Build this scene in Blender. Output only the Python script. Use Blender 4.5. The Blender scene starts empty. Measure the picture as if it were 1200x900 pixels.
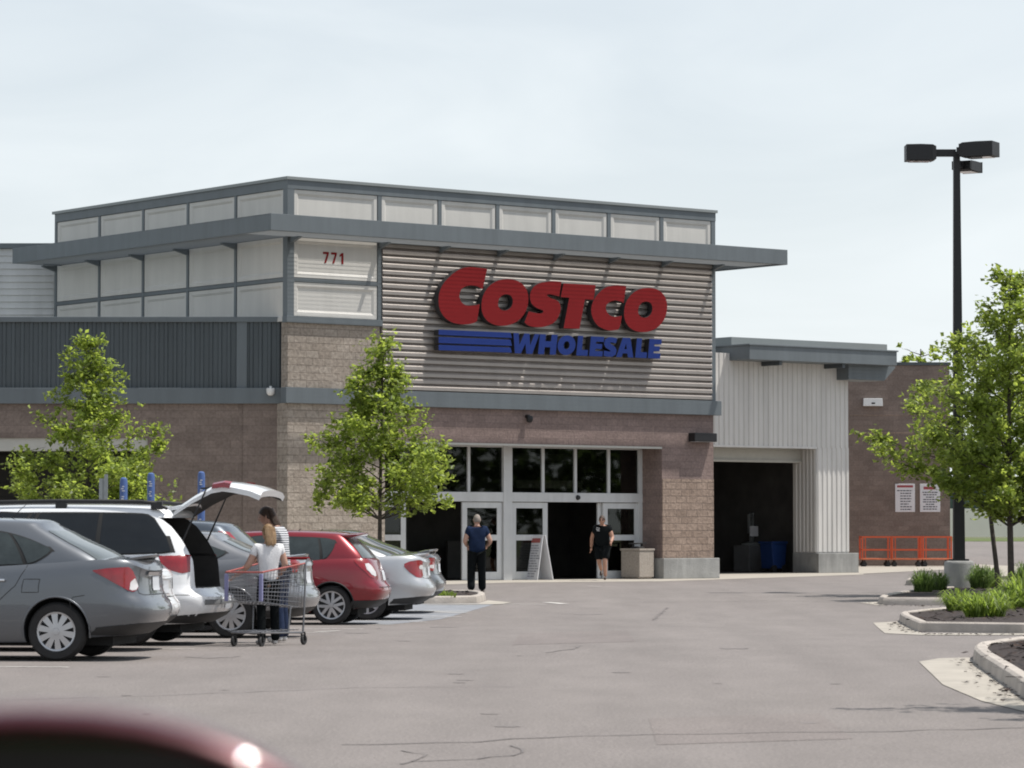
import bpy, bmesh, math, random
from mathutils import Vector, Matrix
from mathutils import noise as mnoise
random.seed(7)
S = bpy.context.scene
COL = S.collection
R = math.radians

# ------------------------------------------------------------------ camera geometry
F, CXP, CYP, HY, CH = 3853.0, 600.0, 450.0, 623.0, 1.37
TILT = math.atan((HY - CYP) / F)


def ray(px, py):
    r = (px - CXP) / F
    q = (CYP - py) / F
    return Vector((r, math.cos(TILT) - q * math.sin(TILT), math.sin(TILT) + q * math.cos(TILT)))


CAMP = Vector((0, 0, CH))


def at(px, py, Y):
    d = ray(px, py)
    return CAMP + d * (Y / d.y)


def gz(y):
    z = -0.12 * math.exp(-((y - 55) / 11) ** 2)
    if y > 140:
        t = min(1, (y - 140) / 80)
        z += 1.0 * t * t * (3 - 2 * t)
    return z


def gnd(px, py, h=0.0):
    d = ray(px, py)
    Y = (h - CH) / d.z * d.y if d.z < 0 else 300
    for _ in range(25):
        Y = (gz(Y) + h - CH) / d.z * d.y
        Y = max(5, min(600, Y))
    p = CAMP + d * (Y / d.y)
    p.z = gz(Y) + h
    return p


# ------------------------------------------------------------------ object helpers
def tag(o, label=None, cat=None, group=None, kind=None):
    if label: o['label'] = label
    if cat: o['category'] = cat
    if group: o['group'] = group
    if kind: o['kind'] = kind
    return o


def empty(name, loc=(0, 0, 0), rz=0.0):
    o = bpy.data.objects.new(name, None)
    o.empty_display_size = 0.2
    COL.objects.link(o)
    o.location = loc
    o.rotation_euler = (0, 0, rz)
    return o


def copy_tree(o, parent=None):
    c = o.copy()
    COL.objects.link(c)
    if parent is not None:
        c.parent = parent
    for ch in [x for x in bpy.data.objects if x.parent == o]:
        copy_tree(ch, c)
    return c


class MB:
    """collects vertices and faces, then links them as one mesh object"""

    def __init__(self):
        self.v = []
        self.f = []
        self.m = []

    def add(self, vs, fs, mi=0):
        n = len(self.v)
        self.v += [tuple(p) for p in vs]
        for f in fs:
            self.f.append([i + n for i in f])
            self.m.append(mi)
        return self

    def box(self, x0, x1, y0, y1, z0, z1, mi=0):
        vs = [(x, y, z) for z in (z0, z1) for y in (y0, y1) for x in (x0, x1)]
        fs = [(0, 2, 3, 1), (4, 5, 7, 6), (0, 1, 5, 4), (2, 6, 7, 3), (0, 4, 6, 2), (1, 3, 7, 5)]
        return self.add(vs, fs, mi)

    def prism(self, poly, d0, d1, fn, mi=0):
        """poly of 2-D points extruded from d0 to d1; fn(a,b,d) -> 3-D point"""
        n = len(poly)
        vs = [fn(a, b, d0) for a, b in poly] + [fn(a, b, d1) for a, b in poly]
        fs = [list(range(n)), list(range(2 * n - 1, n - 1, -1))]
        for i in range(n):
            j = (i + 1) % n
            fs.append((i, i + n, j + n, j))
        return self.add(vs, fs, mi)

    def grid(self, P, mi=0, closed=False):
        n, m = len(P), len(P[0])
        vs = [p for row in P for p in row]
        fs = []
        for i in range(n - 1):
            for j in range(m - 1 if not closed else m):
                k = (j + 1) % m
                fs.append((i * m + j, i * m + k, (i + 1) * m + k, (i + 1) * m + j))
        return self.add(vs, fs, mi)

    def tube(self, pts, r, n=6, mi=0, cap=True):
        pts = [Vector(p) for p in pts]
        if not hasattr(r, '__len__'):
            r = [r] * len(pts)
        rows = []
        up = Vector((0.13, 0.31, 0.94))
        for i, p in enumerate(pts):
            t = (pts[min(i + 1, len(pts) - 1)] - pts[max(i - 1, 0)])
            if t.length < 1e-9: t = Vector((0, 0, 1))
            t.normalize()
            a = t.cross(up)
            if a.length < 0.05: a = t.cross(Vector((1, 0, 0)))
            a.normalize()
            b = t.cross(a)
            rows.append([p + (a * math.cos(q) + b * math.sin(q)) * r[i] for q in [2 * math.pi * k / n for k in range(n)]])
        self.grid(rows, mi, closed=True)
        if cap:
            self.add(rows[0], [list(range(n))], mi)
            self.add(rows[-1], [list(range(n - 1, -1, -1))], mi)
        return self

    def bar(self, a, b, w, h=None, mi=0):
        """square bar between two points"""
        h = h or w
        a, b = Vector(a), Vector(b)
        t = (b - a).normalized()
        s = t.cross(Vector((0, 0, 1)))
        if s.length < 0.05: s = Vector((1, 0, 0))
        s.normalize()
        u = s.cross(t)
        vs = []
        for p in (a, b):
            for (i, j) in ((-1, -1), (1, -1), (1, 1), (-1, 1)):
                vs.append(p + s * (i * w / 2) + u * (j * h / 2))
        return self.add(vs, [(0, 1, 2, 3), (7, 6, 5, 4), (0, 4, 5, 1), (1, 5, 6, 2), (2, 6, 7, 3), (3, 7, 4, 0)], mi)

    def lathe(self, prof, axis='z', n=24, c=(0, 0, 0), mi=0):
        """prof = [(r, h)...]"""
        rows = []
        for r, h in prof:
            row = []
            for k in range(n):
                q = 2 * math.pi * k / n
                x, y = r * math.cos(q), r * math.sin(q)
                if axis == 'z': p = (c[0] + x, c[1] + y, c[2] + h)
                else: p = (c[0] + x, c[1] + h, c[2] + y)
                row.append(p)
            rows.append(row)
        self.grid(rows, mi, closed=True)
        return self

    def build(self, name, mats, parent=None, smooth=False, bevel=0, weld=False, angle=35):
        me = bpy.data.meshes.new(name)
        me.from_pydata(self.v, [], self.f)
        if not isinstance(mats, (list, tuple)): mats = [mats]
        for m in mats: me.materials.append(m)
        me.polygons.foreach_set('material_index', self.m)
        bm = bmesh.new()
        bm.from_mesh(me)
        if weld: bmesh.ops.remove_doubles(bm, verts=bm.verts, dist=1e-4)
        bmesh.ops.recalc_face_normals(bm, faces=bm.faces)
        if bevel:
            bmesh.ops.remove_doubles(bm, verts=bm.verts, dist=1e-4)
            es = [e for e in bm.edges if len(e.link_faces) == 2 and e.calc_face_angle(0) > R(30)]
            bmesh.ops.bevel(bm, geom=es, offset=bevel, segments=2, affect='EDGES', profile=0.6, clamp_overlap=True)
        bm.to_mesh(me)
        bm.free()
        if smooth:
            me.polygons.foreach_set('use_smooth', [True] * len(me.polygons))
            if angle: me.set_sharp_from_angle(angle=R(angle))
        o = bpy.data.objects.new(name, me)
        COL.objects.link(o)
        if parent is not None: o.parent = parent
        return o


def keep_world(o, parent):
    """parent an object built in world coordinates"""
    o.parent = parent
    o.matrix_parent_inverse = WM[parent].inverted()
    return o


WM = {}


def root_matrix(o):
    WM[o] = Matrix.Translation(o.location) @ Matrix.Rotation(o.rotation_euler.z, 4, 'Z')


def interp(tab, x):
    if x <= tab[0][0]: return tab[0][1]
    for (a, va), (b, vb) in zip(tab, tab[1:]):
        if x <= b:
            t = (x - a) / (b - a) if b > a else 0
            return va + (vb - va) * t
    return tab[-1][1]


def sinterp(tab, x):
    """smooth (catmull-rom) interpolation"""
    n = len(tab)
    if x <= tab[0][0]: return tab[0][1]
    if x >= tab[-1][0]: return tab[-1][1]
    for i in range(n - 1):
        if x <= tab[i + 1][0]:
            x0, y0 = tab[i]
            x1, y1 = tab[i + 1]
            h = x1 - x0
            m0 = (tab[i + 1][1] - tab[i - 1][1]) / (tab[i + 1][0] - tab[i - 1][0]) if i > 0 else (y1 - y0) / h
            m1 = (tab[i + 2][1] - tab[i][1]) / (tab[i + 2][0] - tab[i][0]) if i < n - 2 else (y1 - y0) / h
            t = (x - x0) / h
            return (2 * t ** 3 - 3 * t * t + 1) * y0 + (t ** 3 - 2 * t * t + t) * h * m0 + (-2 * t ** 3 + 3 * t * t) * y1 + (t ** 3 - t * t) * h * m1


# ------------------------------------------------------------------ materials
def new_mat(name):
    m = bpy.data.materials.new(name)
    m.use_nodes = True
    nt = m.node_tree
    for n in list(nt.nodes): nt.nodes.remove(n)
    out = nt.nodes.new('ShaderNodeOutputMaterial')
    return m, nt, out


def N(nt, t, **kw):
    n = nt.nodes.new(t)
    for k, v in kw.items():
        if k in n.inputs: n.inputs[k].default_value = v
        else: setattr(n, k, v)
    return n


def c4(c): return (c[0], c[1], c[2], 1)


def pm(name, col, rough=0.6, metal=0.0, var=0.12, scale=6.0, bump=0.0, bscale=None, coat=0.0, spec=0.5, streak=0.0):
    """principled paint/plastic/metal with noise in colour, roughness and height"""
    m, nt, out = new_mat(name)
    p = N(nt, 'ShaderNodeBsdfPrincipled')
    p.inputs['Roughness'].default_value = rough
    p.inputs['Metallic'].default_value = metal
    p.inputs['Coat Weight'].default_value = coat
    p.inputs['Coat Roughness'].default_value = 0.04
    p.inputs['Specular IOR Level'].default_value = spec
    tc = N(nt, 'ShaderNodeTexCoord')
    nz = N(nt, 'ShaderNodeTexNoise', Scale=scale, Detail=6.0, Roughness=0.6)
    nt.links.new(tc.outputs['Object'], nz.inputs['Vector'])
    mr = N(nt, 'ShaderNodeMapRange')
    mr.inputs['From Min'].default_value = 0.25
    mr.inputs['From Max'].default_value = 0.75
    mr.inputs['To Min'].default_value = 1 - var
    mr.inputs['To Max'].default_value = 1 + var
    nt.links.new(nz.outputs['Fac'], mr.inputs['Value'])
    mx = N(nt, 'ShaderNodeVectorMath', operation='SCALE')
    mx.inputs[0].default_value = col
    if streak:                               # rain streaks and grime running down the sheet
        mps = N(nt, 'ShaderNodeMapping')
        mps.inputs['Scale'].default_value = (2.4, 2.4, 0.22)
        ns = N(nt, 'ShaderNodeTexNoise', Scale=1.0, Detail=5.0, Roughness=0.65)
        nt.links.new(tc.outputs['Object'], mps.inputs['Vector'])
        nt.links.new(mps.outputs[0], ns.inputs['Vector'])
        ms_ = N(nt, 'ShaderNodeMapRange')
        ms_.inputs['From Min'].default_value = 0.40
        ms_.inputs['From Max'].default_value = 0.72
        ms_.inputs['To Min'].default_value = 1.0 + streak * .25
        ms_.inputs['To Max'].default_value = 1.0 - streak
        nt.links.new(ns.outputs['Fac'], ms_.inputs['Value'])
        mm_ = N(nt, 'ShaderNodeMath', operation='MULTIPLY')
        nt.links.new(mr.outputs['Result'], mm_.inputs[0])
        nt.links.new(ms_.outputs[0], mm_.inputs[1])
        nt.links.new(mm_.outputs[0], mx.inputs['Scale'])
    else:
        nt.links.new(mr.outputs['Result'], mx.inputs['Scale'])
    nt.links.new(mx.outputs['Vector'], p.inputs['Base Color'])
    if bump:
        n2 = N(nt, 'ShaderNodeTexNoise', Scale=bscale or scale * 6, Detail=5.0)
        nt.links.new(tc.outputs['Object'], n2.inputs['Vector'])
        b = N(nt, 'ShaderNodeBump', Strength=bump, Distance=0.02)
        nt.links.new(n2.outputs['Fac'], b.inputs['Height'])
        nt.links.new(b.outputs['Normal'], p.inputs['Normal'])
    nt.links.new(p.outputs['BSDF'], out.inputs['Surface'])
    return m


def block_mat(name, c1, c2, mortar, bw=0.4, bh=0.2, ms=0.006, nbump=0.5, nscale=14, speck=0.25, distort=0.0):
    m, nt, out = new_mat(name)
    p = N(nt, 'ShaderNodeBsdfPrincipled', Roughness=0.9)
    p.inputs['Specular IOR Level'].default_value = 0.25
    tc = N(nt, 'ShaderNodeTexCoord')
    sp = N(nt, 'ShaderNodeSeparateXYZ')
    nt.links.new(tc.outputs['Object'], sp.inputs[0])
    ad = N(nt, 'ShaderNodeMath', operation='ADD')
    nt.links.new(sp.outputs['X'], ad.inputs[0])
    nt.links.new(sp.outputs['Y'], ad.inputs[1])
    cb = N(nt, 'ShaderNodeCombineXYZ')
    nt.links.new(ad.outputs[0], cb.inputs[0])
    nt.links.new(sp.outputs['Z'], cb.inputs[1])
    br = N(nt, 'ShaderNodeTexBrick', offset=0.5)
    br.inputs['Color1'].default_value = c4(c1)
    br.inputs['Color2'].default_value = c4(c2)
    br.inputs['Mortar'].default_value = c4(mortar)
    br.inputs['Scale'].default_value = 1.0
    br.inputs['Mortar Size'].default_value = ms
    br.inputs['Mortar Smooth'].default_value = 0.3
    br.inputs['Bias'].default_value = -0.1
    br.inputs['Brick Width'].default_value = bw
    br.inputs['Row Height'].default_value = bh
    nt.links.new(cb.outputs[0], br.inputs['Vector'])
    nz = N(nt, 'ShaderNodeTexNoise', Scale=nscale, Detail=6.0, Roughness=0.65)
    nt.links.new(tc.outputs['Object'], nz.inputs['Vector'])
    big = N(nt, 'ShaderNodeTexNoise', Scale=0.9, Detail=4.0)
    mp = N(nt, 'ShaderNodeMapping')
    mp.inputs['Scale'].default_value = (1, 1, 2.5)
    nt.links.new(tc.outputs['Object'], mp.inputs['Vector'])
    nt.links.new(mp.outputs[0], big.inputs['Vector'])
    s1 = N(nt, 'ShaderNodeMapRange')
    s1.inputs['From Min'].default_value = 0.3
    s1.inputs['From Max'].default_value = 0.7
    s1.inputs['To Min'].default_value = 1 - speck
    s1.inputs['To Max'].default_value = 1 + speck
    nt.links.new(nz.outputs['Fac'], s1.inputs['Value'])
    s2 = N(nt, 'ShaderNodeMapRange')
    s2.inputs['From Min'].default_value = 0.3
    s2.inputs['From Max'].default_value = 0.7
    s2.inputs['To Min'].default_value = 0.88
    s2.inputs['To Max'].default_value = 1.12
    nt.links.new(big.outputs['Fac'], s2.inputs['Value'])
    mu = N(nt, 'ShaderNodeMath', operation='MULTIPLY')
    nt.links.new(s1.outputs[0], mu.inputs[0])
    nt.links.new(s2.outputs[0], mu.inputs[1])
    sc = N(nt, 'ShaderNodeVectorMath', operation='SCALE')
    nt.links.new(br.outputs['Color'], sc.inputs[0])
    nt.links.new(mu.outputs[0], sc.inputs['Scale'])
    nt.links.new(sc.outputs['Vector'], p.inputs['Base Color'])
    hm = N(nt, 'ShaderNodeMath', operation='MULTIPLY_ADD')
    hm.inputs[1].default_value = -0.6
    nt.links.new(br.outputs['Fac'], hm.inputs[0])
    nt.links.new(nz.outputs['Fac'], hm.inputs[2])
    b = N(nt, 'ShaderNodeBump', Strength=nbump, Distance=0.03)
    nt.links.new(hm.outputs[0], b.inputs['Height'])
    nt.links.new(b.outputs['Normal'], p.inputs['Normal'])
    nt.links.new(p.outputs['BSDF'], out.inputs['Surface'])
    return m


def asphalt_mat(name, col, lane=0.12):
    m, nt, out = new_mat(name)
    p = N(nt, 'ShaderNodeBsdfPrincipled', Roughness=0.88)
    p.inputs['Specular IOR Level'].default_value = 0.3
    tc = N(nt, 'ShaderNodeTexCoord')
    fine = N(nt, 'ShaderNodeTexNoise', Scale=38.0, Detail=4.0, Roughness=0.8)
    mid = N(nt, 'ShaderNodeTexNoise', Scale=1.3, Detail=8.0, Roughness=0.65)
    big = N(nt, 'ShaderNodeTexNoise', Scale=0.16, Detail=5.0, Roughness=0.6)
    mpg = N(nt, 'ShaderNodeMapping')
    mpg.inputs['Scale'].default_value = (1.0, 0.35, 1.0)
    mpg.inputs['Rotation'].default_value = (0, 0, R(9))
    nt.links.new(tc.outputs['Object'], mpg.inputs['Vector'])
    nt.links.new(tc.outputs['Object'], fine.inputs['Vector'])
    nt.links.new(mpg.outputs[0], mid.inputs['Vector'])
    nt.links.new(mpg.outputs[0], big.inputs['Vector'])

    def mr(n, lo, hi, a=0.3, b=0.7):
        r = N(nt, 'ShaderNodeMapRange')
        r.inputs['From Min'].default_value = a
        r.inputs['From Max'].default_value = b
        r.inputs['To Min'].default_value = lo
        r.inputs['To Max'].default_value = hi
        nt.links.new(n.outputs['Fac'], r.inputs['Value'])
        return r
    f1, f2, f3 = mr(fine, 0.62, 1.38), mr(mid, 0.91, 1.09), mr(big, 1 - lane, 1 + lane)
    agg = N(nt, 'ShaderNodeTexVoronoi', Scale=55.0)
    nt.links.new(tc.outputs['Object'], agg.inputs['Vector'])
    ag = N(nt, 'ShaderNodeMapRange')
    ag.inputs['From Max'].default_value = 0.6
    ag.inputs['To Min'].default_value = 1.18
    ag.inputs['To Max'].default_value = 0.86
    nt.links.new(agg.outputs['Distance'], ag.inputs['Value'])
    lanes = N(nt, 'ShaderNodeTexNoise', Scale=1.0, Detail=3.0)       # worn wheel tracks along the aisle
    mpl = N(nt, 'ShaderNodeMapping')
    mpl.inputs['Scale'].default_value = (0.9, 0.03, 1.0)
    mpl.inputs['Rotation'].default_value = (0, 0, R(8))
    nt.links.new(tc.outputs['Object'], mpl.inputs['Vector'])
    nt.links.new(mpl.outputs[0], lanes.inputs['Vector'])
    f4 = mr(lanes, 0.94, 1.06)
    m0 = N(nt, 'ShaderNodeMath', operation='MULTIPLY')
    m00 = N(nt, 'ShaderNodeMath', operation='MULTIPLY')
    nt.links.new(f1.outputs[0], m00.inputs[0])
    nt.links.new(ag.outputs[0], m00.inputs[1])
    nt.links.new(m00.outputs[0], m0.inputs[0])
    nt.links.new(f4.outputs[0], m0.inputs[1])
    f1 = m0
    m1 = N(nt, 'ShaderNodeMath', operation='MULTIPLY')
    m2 = N(nt, 'ShaderNodeMath', operation='MULTIPLY')
    nt.links.new(f1.outputs[0], m1.inputs[0])
    nt.links.new(f2.outputs[0], m1.inputs[1])
    nt.links.new(m1.outputs[0], m2.inputs[0])
    nt.links.new(f3.outputs[0], m2.inputs[1])
    sc = N(nt, 'ShaderNodeVectorMath', operation='SCALE')
    sc.inputs[0].default_value = col
    nt.links.new(m2.outputs[0], sc.inputs['Scale'])
    nt.links.new(sc.outputs['Vector'], p.inputs['Base Color'])
    b = N(nt, 'ShaderNodeBump', Strength=0.4, Distance=0.01)
    nt.links.new(fine.outputs['Fac'], b.inputs['Height'])
    nt.links.new(b.outputs['Normal'], p.inputs['Normal'])
    nt.links.new(p.outputs['BSDF'], out.inputs['Surface'])
    return m


def leaf_mat(name, col, trans=(0.35, 0.55, 0.06), var=0.45):
    m, nt, out = new_mat(name)
    g = N(nt, 'ShaderNodeNewGeometry')
    r = N(nt, 'ShaderNodeMapRange')
    r.inputs['To Min'].default_value = 1 - var
    r.inputs['To Max'].default_value = 1 + var
    nt.links.new(g.outputs['Random Per Island'], r.inputs['Value'])
    s = N(nt, 'ShaderNodeVectorMath', operation='SCALE')
    s.inputs[0].default_value = col
    nt.links.new(r.outputs[0], s.inputs['Scale'])
    p = N(nt, 'ShaderNodeBsdfPrincipled', Roughness=0.45)
    p.inputs['Specular IOR Level'].default_value = 0.35
    nt.links.new(s.outputs['Vector'], p.inputs['Base Color'])
    t = N(nt, 'ShaderNodeBsdfTranslucent')
    s2 = N(nt, 'ShaderNodeVectorMath', operation='SCALE')
    s2.inputs[0].default_value = trans
    nt.links.new(r.outputs[0], s2.inputs['Scale'])
    nt.links.new(s2.outputs['Vector'], t.inputs['Color'])
    mx = N(nt, 'ShaderNodeMixShader')
    mx.inputs[0].default_value = 0.5
    nt.links.new(p.outputs['BSDF'], mx.inputs[1])
    nt.links.new(t.outputs['BSDF'], mx.inputs[2])
    nt.links.new(mx.outputs[0], out.inputs['Surface'])
    return m


def glass_mat(name, tint=(0.3, 0.33, 0.33), refl=0.9, rough=0.02):
    """clear/tinted pane: fresnel mirror over a tinted see-through"""
    m, nt, out = new_mat(name)
    tr = N(nt, 'ShaderNodeBsdfTransparent')
    tr.inputs['Color'].default_value = c4(tint)
    gl = N(nt, 'ShaderNodeBsdfGlossy')
    gl.inputs['Roughness'].default_value = rough
    gl.inputs['Color'].default_value = c4((refl, refl, refl))
    fr = N(nt, 'ShaderNodeFresnel', IOR=1.5)
    mx = N(nt, 'ShaderNodeMixShader')
    nt.links.new(fr.outputs[0], mx.inputs[0])
    nt.links.new(tr.outputs[0], mx.inputs[1])
    nt.links.new(gl.outputs[0], mx.inputs[2])
    nt.links.new(mx.outputs[0], out.inputs['Surface'])
    return m


M = {}
M['asphalt'] = asphalt_mat('worn_asphalt', (0.209, 0.188, 0.177), 0.05)
M['concrete'] = pm('pale_concrete', (0.36, 0.33, 0.285), 0.9, var=0.18, scale=1.5, bump=0.3, bscale=40)
M['kerb'] = pm('kerb_concrete', (0.40, 0.36, 0.32), 0.9, var=0.28, scale=2.2, bump=0.5, bscale=30)
M['concrete_grey'] = pm('grey_concrete', (0.30, 0.30, 0.29), 0.9, var=0.2, scale=2.5, bump=0.4, bscale=30, streak=0.25)
M['mulch'] = pm('dark_mulch', (0.030, 0.020, 0.017), 0.95, var=0.6, scale=14, bump=1.0, bscale=22)
M['chip'] = leaf_mat('mulch_chip', (0.075, 0.05, 0.038), (0.01, 0.01, 0.01), 0.7)
M['grass'] = pm('verge_grass', (0.09, 0.12, 0.03), 0.95, var=0.4, scale=3, bump=0.8)
M['earth'] = pm('field_ground', (0.12, 0.13, 0.06), 0.95, var=0.4, scale=0.05)
M['line'] = pm('worn_white_line', (0.52, 0.50, 0.47), 0.8, var=0.35, scale=5)
M['blue_line'] = pm('faded_blue_paint', (0.215, 0.225, 0.245), 0.85, var=0.2, scale=3)
M['tar'] = pm('tar_line', (0.15, 0.133, 0.125), 0.7, var=0.3, scale=8)
M['block'] = block_mat('brown_block', (0.218, 0.173, 0.150), (0.177, 0.140, 0.121), (0.156, 0.124, 0.108), nbump=0.35, speck=0.2)
M['block_front'] = block_mat('tan_brown_block', (0.25, 0.188, 0.170), (0.205, 0.153, 0.138), (0.17, 0.13, 0.118), nbump=0.5, speck=0.22)
M['stone'] = block_mat('split_face_tan_block', (0.368, 0.318, 0.270), (0.306, 0.259, 0.216), (0.282, 0.240, 0.202), bw=0.4, bh=0.2, ms=0.01, nbump=1.0, nscale=11, speck=0.3)
M['stone_warm'] = block_mat('split_face_warm_block', (0.325, 0.248, 0.200), (0.255, 0.192, 0.153), (0.22, 0.170, 0.142), ms=0.01, nbump=1.0, nscale=11, speck=0.3)
M['slate'] = pm('slate_grey_paint', (0.128, 0.148, 0.160), 0.5, var=0.06, scale=0.8, streak=0.14)
M['slate_dark'] = pm('dark_slate_paint', (0.066, 0.080, 0.088), 0.5, var=0.07, scale=0.8, streak=0.20)
M['cap'] = pm('coping_metal', (0.24, 0.26, 0.26), 0.45, metal=0.2, var=0.06, scale=1)
M['panel'] = pm('panel_off_white', (0.58, 0.565, 0.53), 0.55, var=0.05, scale=0.7, streak=0.08)
M['louvre'] = pm('taupe_metal_siding', (0.36, 0.325, 0.30), 0.36, metal=0.42, var=0.06, scale=0.6, streak=0.10)
M['ribbed'] = pm('pale_ribbed_metal', (0.60, 0.585, 0.56), 0.5, var=0.05, scale=0.6, streak=0.16)
M['lap'] = pm('pale_lap_siding', (0.56, 0.56, 0.55), 0.6, var=0.04, scale=0.6, streak=0.15)
M['red_sign'] = pm('sign_red', (0.21, 0.012, 0.014), 0.6, var=0.06, scale=2, spec=0.15)
M['blue_sign'] = pm('sign_blue', (0.018, 0.040, 0.19), 0.6, var=0.06, scale=2, spec=0.15)
M['sign_side'] = pm('sign_return', (0.03, 0.028, 0.03), 0.6, var=0.1)
M['alu'] = pm('white_aluminium', (0.56, 0.57, 0.575), 0.45, var=0.06, scale=2, streak=0.12)
M['beige'] = pm('beige_metal', (0.45, 0.44, 0.40), 0.6, var=0.06)
M['glass'] = glass_mat('entrance_glass', (0.30, 0.32, 0.29), 0.85)
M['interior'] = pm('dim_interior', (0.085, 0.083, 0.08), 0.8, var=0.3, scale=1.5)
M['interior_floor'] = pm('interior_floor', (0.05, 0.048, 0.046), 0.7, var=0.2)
M['black'] = pm('black_metal', (0.010, 0.010, 0.012), 0.5, var=0.15, scale=3)
M['black_plastic'] = pm('black_plastic', (0.02, 0.02, 0.021), 0.6, var=0.15, scale=8)
M['grey_plastic'] = pm('grey_plastic', (0.17, 0.175, 0.18), 0.5, var=0.1)
M['tyre'] = pm('tyre_rubber', (0.022, 0.021, 0.021), 0.85, var=0.25, scale=10)
M['rim'] = pm('silver_wheel', (0.48, 0.48, 0.49), 0.35, metal=0.6, var=0.08)
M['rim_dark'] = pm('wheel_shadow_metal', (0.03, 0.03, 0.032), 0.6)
M['chrome'] = pm('chrome', (0.65, 0.65, 0.66), 0.15, metal=1.0, var=0.03)
M['wire'] = pm('cart_wire', (0.24, 0.24, 0.25), 0.35, metal=0.7, var=0.1)
M['lens_red'] = pm('red_lens', (0.24, 0.006, 0.010), 0.2, var=0.35, scale=9, coat=1.0)
M['lens_clear'] = pm('clear_lens', (0.62, 0.60, 0.60), 0.12, var=0.12, scale=9, coat=1.0)
M['car_glass'] = pm('dark_car_glass', (0.010, 0.012, 0.014), 0.04, var=0.2, spec=0.5)
M['rear_glass'] = pm('sky_tinted_rear_glass', (0.10, 0.115, 0.115), 0.06, var=0.2, spec=0.7)  # base colour lightened to stand in for sky reflected at a grazing view
M['side_glass'] = pm('clear_side_glass', (0.035, 0.044, 0.044), 0.04, var=0.3, spec=0.6)
M['plate'] = pm('plate', (0.55, 0.57, 0.60), 0.5, var=0.15, scale=14)
M['seam'] = pm('panel_gap', (0.012, 0.012, 0.012), 0.7)
M['liner'] = pm('wheel_well', (0.012, 0.012, 0.012), 0.9)
M['trunk_trim'] = pm('cargo_trim', (0.045, 0.043, 0.042), 0.85, var=0.2)
M['white_plastic'] = pm('white_plastic', (0.72, 0.72, 0.71), 0.4, var=0.04)
M['orange'] = pm('orange_paint', (0.56, 0.085, 0.025), 0.45, var=0.12, scale=5)
M['orange_deck'] = pm('orange_deck', (0.60, 0.16, 0.07), 0.55, var=0.2, scale=5)
M['bin'] = pm('exposed_aggregate', (0.34, 0.30, 0.26), 0.9, var=0.25, scale=18, bump=0.7)
M['skin'] = pm('skin', (0.46, 0.27, 0.20), 0.55, var=0.08, scale=20)
M['skin_tan'] = pm('tanned_skin', (0.40, 0.22, 0.155), 0.55, var=0.08, scale=20)
M['navy'] = pm('navy_cotton', (0.014, 0.024, 0.055), 0.9, var=0.25, scale=12, bump=0.3, spec=0.08)
M['black_cloth'] = pm('black_cotton', (0.007, 0.0085, 0.0095), 0.9, var=0.25, scale=12, bump=0.3, spec=0.08)
M['white_cloth'] = pm('white_cotton', (0.72, 0.72, 0.73), 0.9, var=0.08, scale=12, bump=0.3)
M['jeans'] = pm('dark_denim', (0.022, 0.032, 0.065), 0.9, var=0.3, scale=12, bump=0.3, spec=0.08)
M['hair_brown'] = pm('brown_hair', (0.055, 0.032, 0.02), 0.5, var=0.4, scale=30, bump=0.5)
M['hair_blond'] = pm('fair_hair', (0.27, 0.17, 0.085), 0.5, var=0.35, scale=30, bump=0.5)
M['hair_grey'] = pm('grey_hair', (0.27, 0.23, 0.20), 0.6, var=0.25, scale=30, bump=0.5)
M['shoe_brown'] = pm('brown_leather', (0.045, 0.025, 0.018), 0.5)
M['shoe_white'] = pm('white_shoe', (0.6, 0.58, 0.56), 0.6)
M['bark'] = pm('tree_bark', (0.075, 0.062, 0.052), 0.95, var=0.4, scale=10, bump=0.8)
M['leaf_a'] = leaf_mat('bright_leaf', (0.158, 0.210, 0.045), (0.47, 0.57, 0.095), 0.5)
M['leaf_b'] = leaf_mat('mid_leaf', (0.158, 0.208, 0.046), (0.47, 0.57, 0.10), 0.5)
M['leaf_far'] = leaf_mat('far_leaf', (0.075, 0.105, 0.045), (0.14, 0.20, 0.06))
M['blade'] = leaf_mat('grass_blade', (0.15, 0.205, 0.045), (0.36, 0.48, 0.08))
M['blade_dark'] = leaf_mat('grass_blade_dark', (0.105, 0.155, 0.045), (0.24, 0.36, 0.08))
M['blue_plastic'] = pm('blue_plastic', (0.02, 0.05, 0.17), 0.4, var=0.1)
M['sign_blue_post'] = pm('blue_post_sleeve', (0.065, 0.12, 0.30), 0.5, var=0.1)
M['steel'] = pm('galvanised_steel', (0.32, 0.34, 0.34), 0.5, metal=0.4, var=0.15)
M['blade_grey'] = pm('sunshade_blade_paint', (0.24, 0.255, 0.26), 0.5, var=0.05)
M['lavender'] = pm('lavender_plastic', (0.22, 0.22, 0.38), 0.5, var=0.1)
M['rim_red'] = pm('cart_red_plastic', (0.34, 0.09, 0.08), 0.5, var=0.15)
M['pale_ink'] = pm('faded_print', (0.30, 0.30, 0.34), 0.6, var=.3, scale=8)
M['sign_white'] = pm('sign_white', (0.66, 0.66, 0.68), 0.5, var=0.05)
M['ink'] = pm('sign_ink', (0.05, 0.05, 0.07), 0.6)
M['ink_red'] = pm('sign_red_ink', (0.32, 0.06, 0.07), 0.6)
M['mirror_glass'] = pm('mirror_glass', (0.004, 0.005, 0.005), 0.03, spec=0.35)  # near-black base stands in for the dark surroundings a mirror would reflect
M['wall_pale'] = pm('pale_far_wall', (0.78, 0.75, 0.68), 0.8, var=0.06, scale=0.4)
M['dark_green'] = pm('green_screen', (0.045, 0.075, 0.06), 0.8, var=0.2)


def paint(name, col, metal=0.55, rough=0.38):
    return pm(name, col, rough, metal=metal, var=0.03, scale=1.5, coat=1.0)


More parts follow.
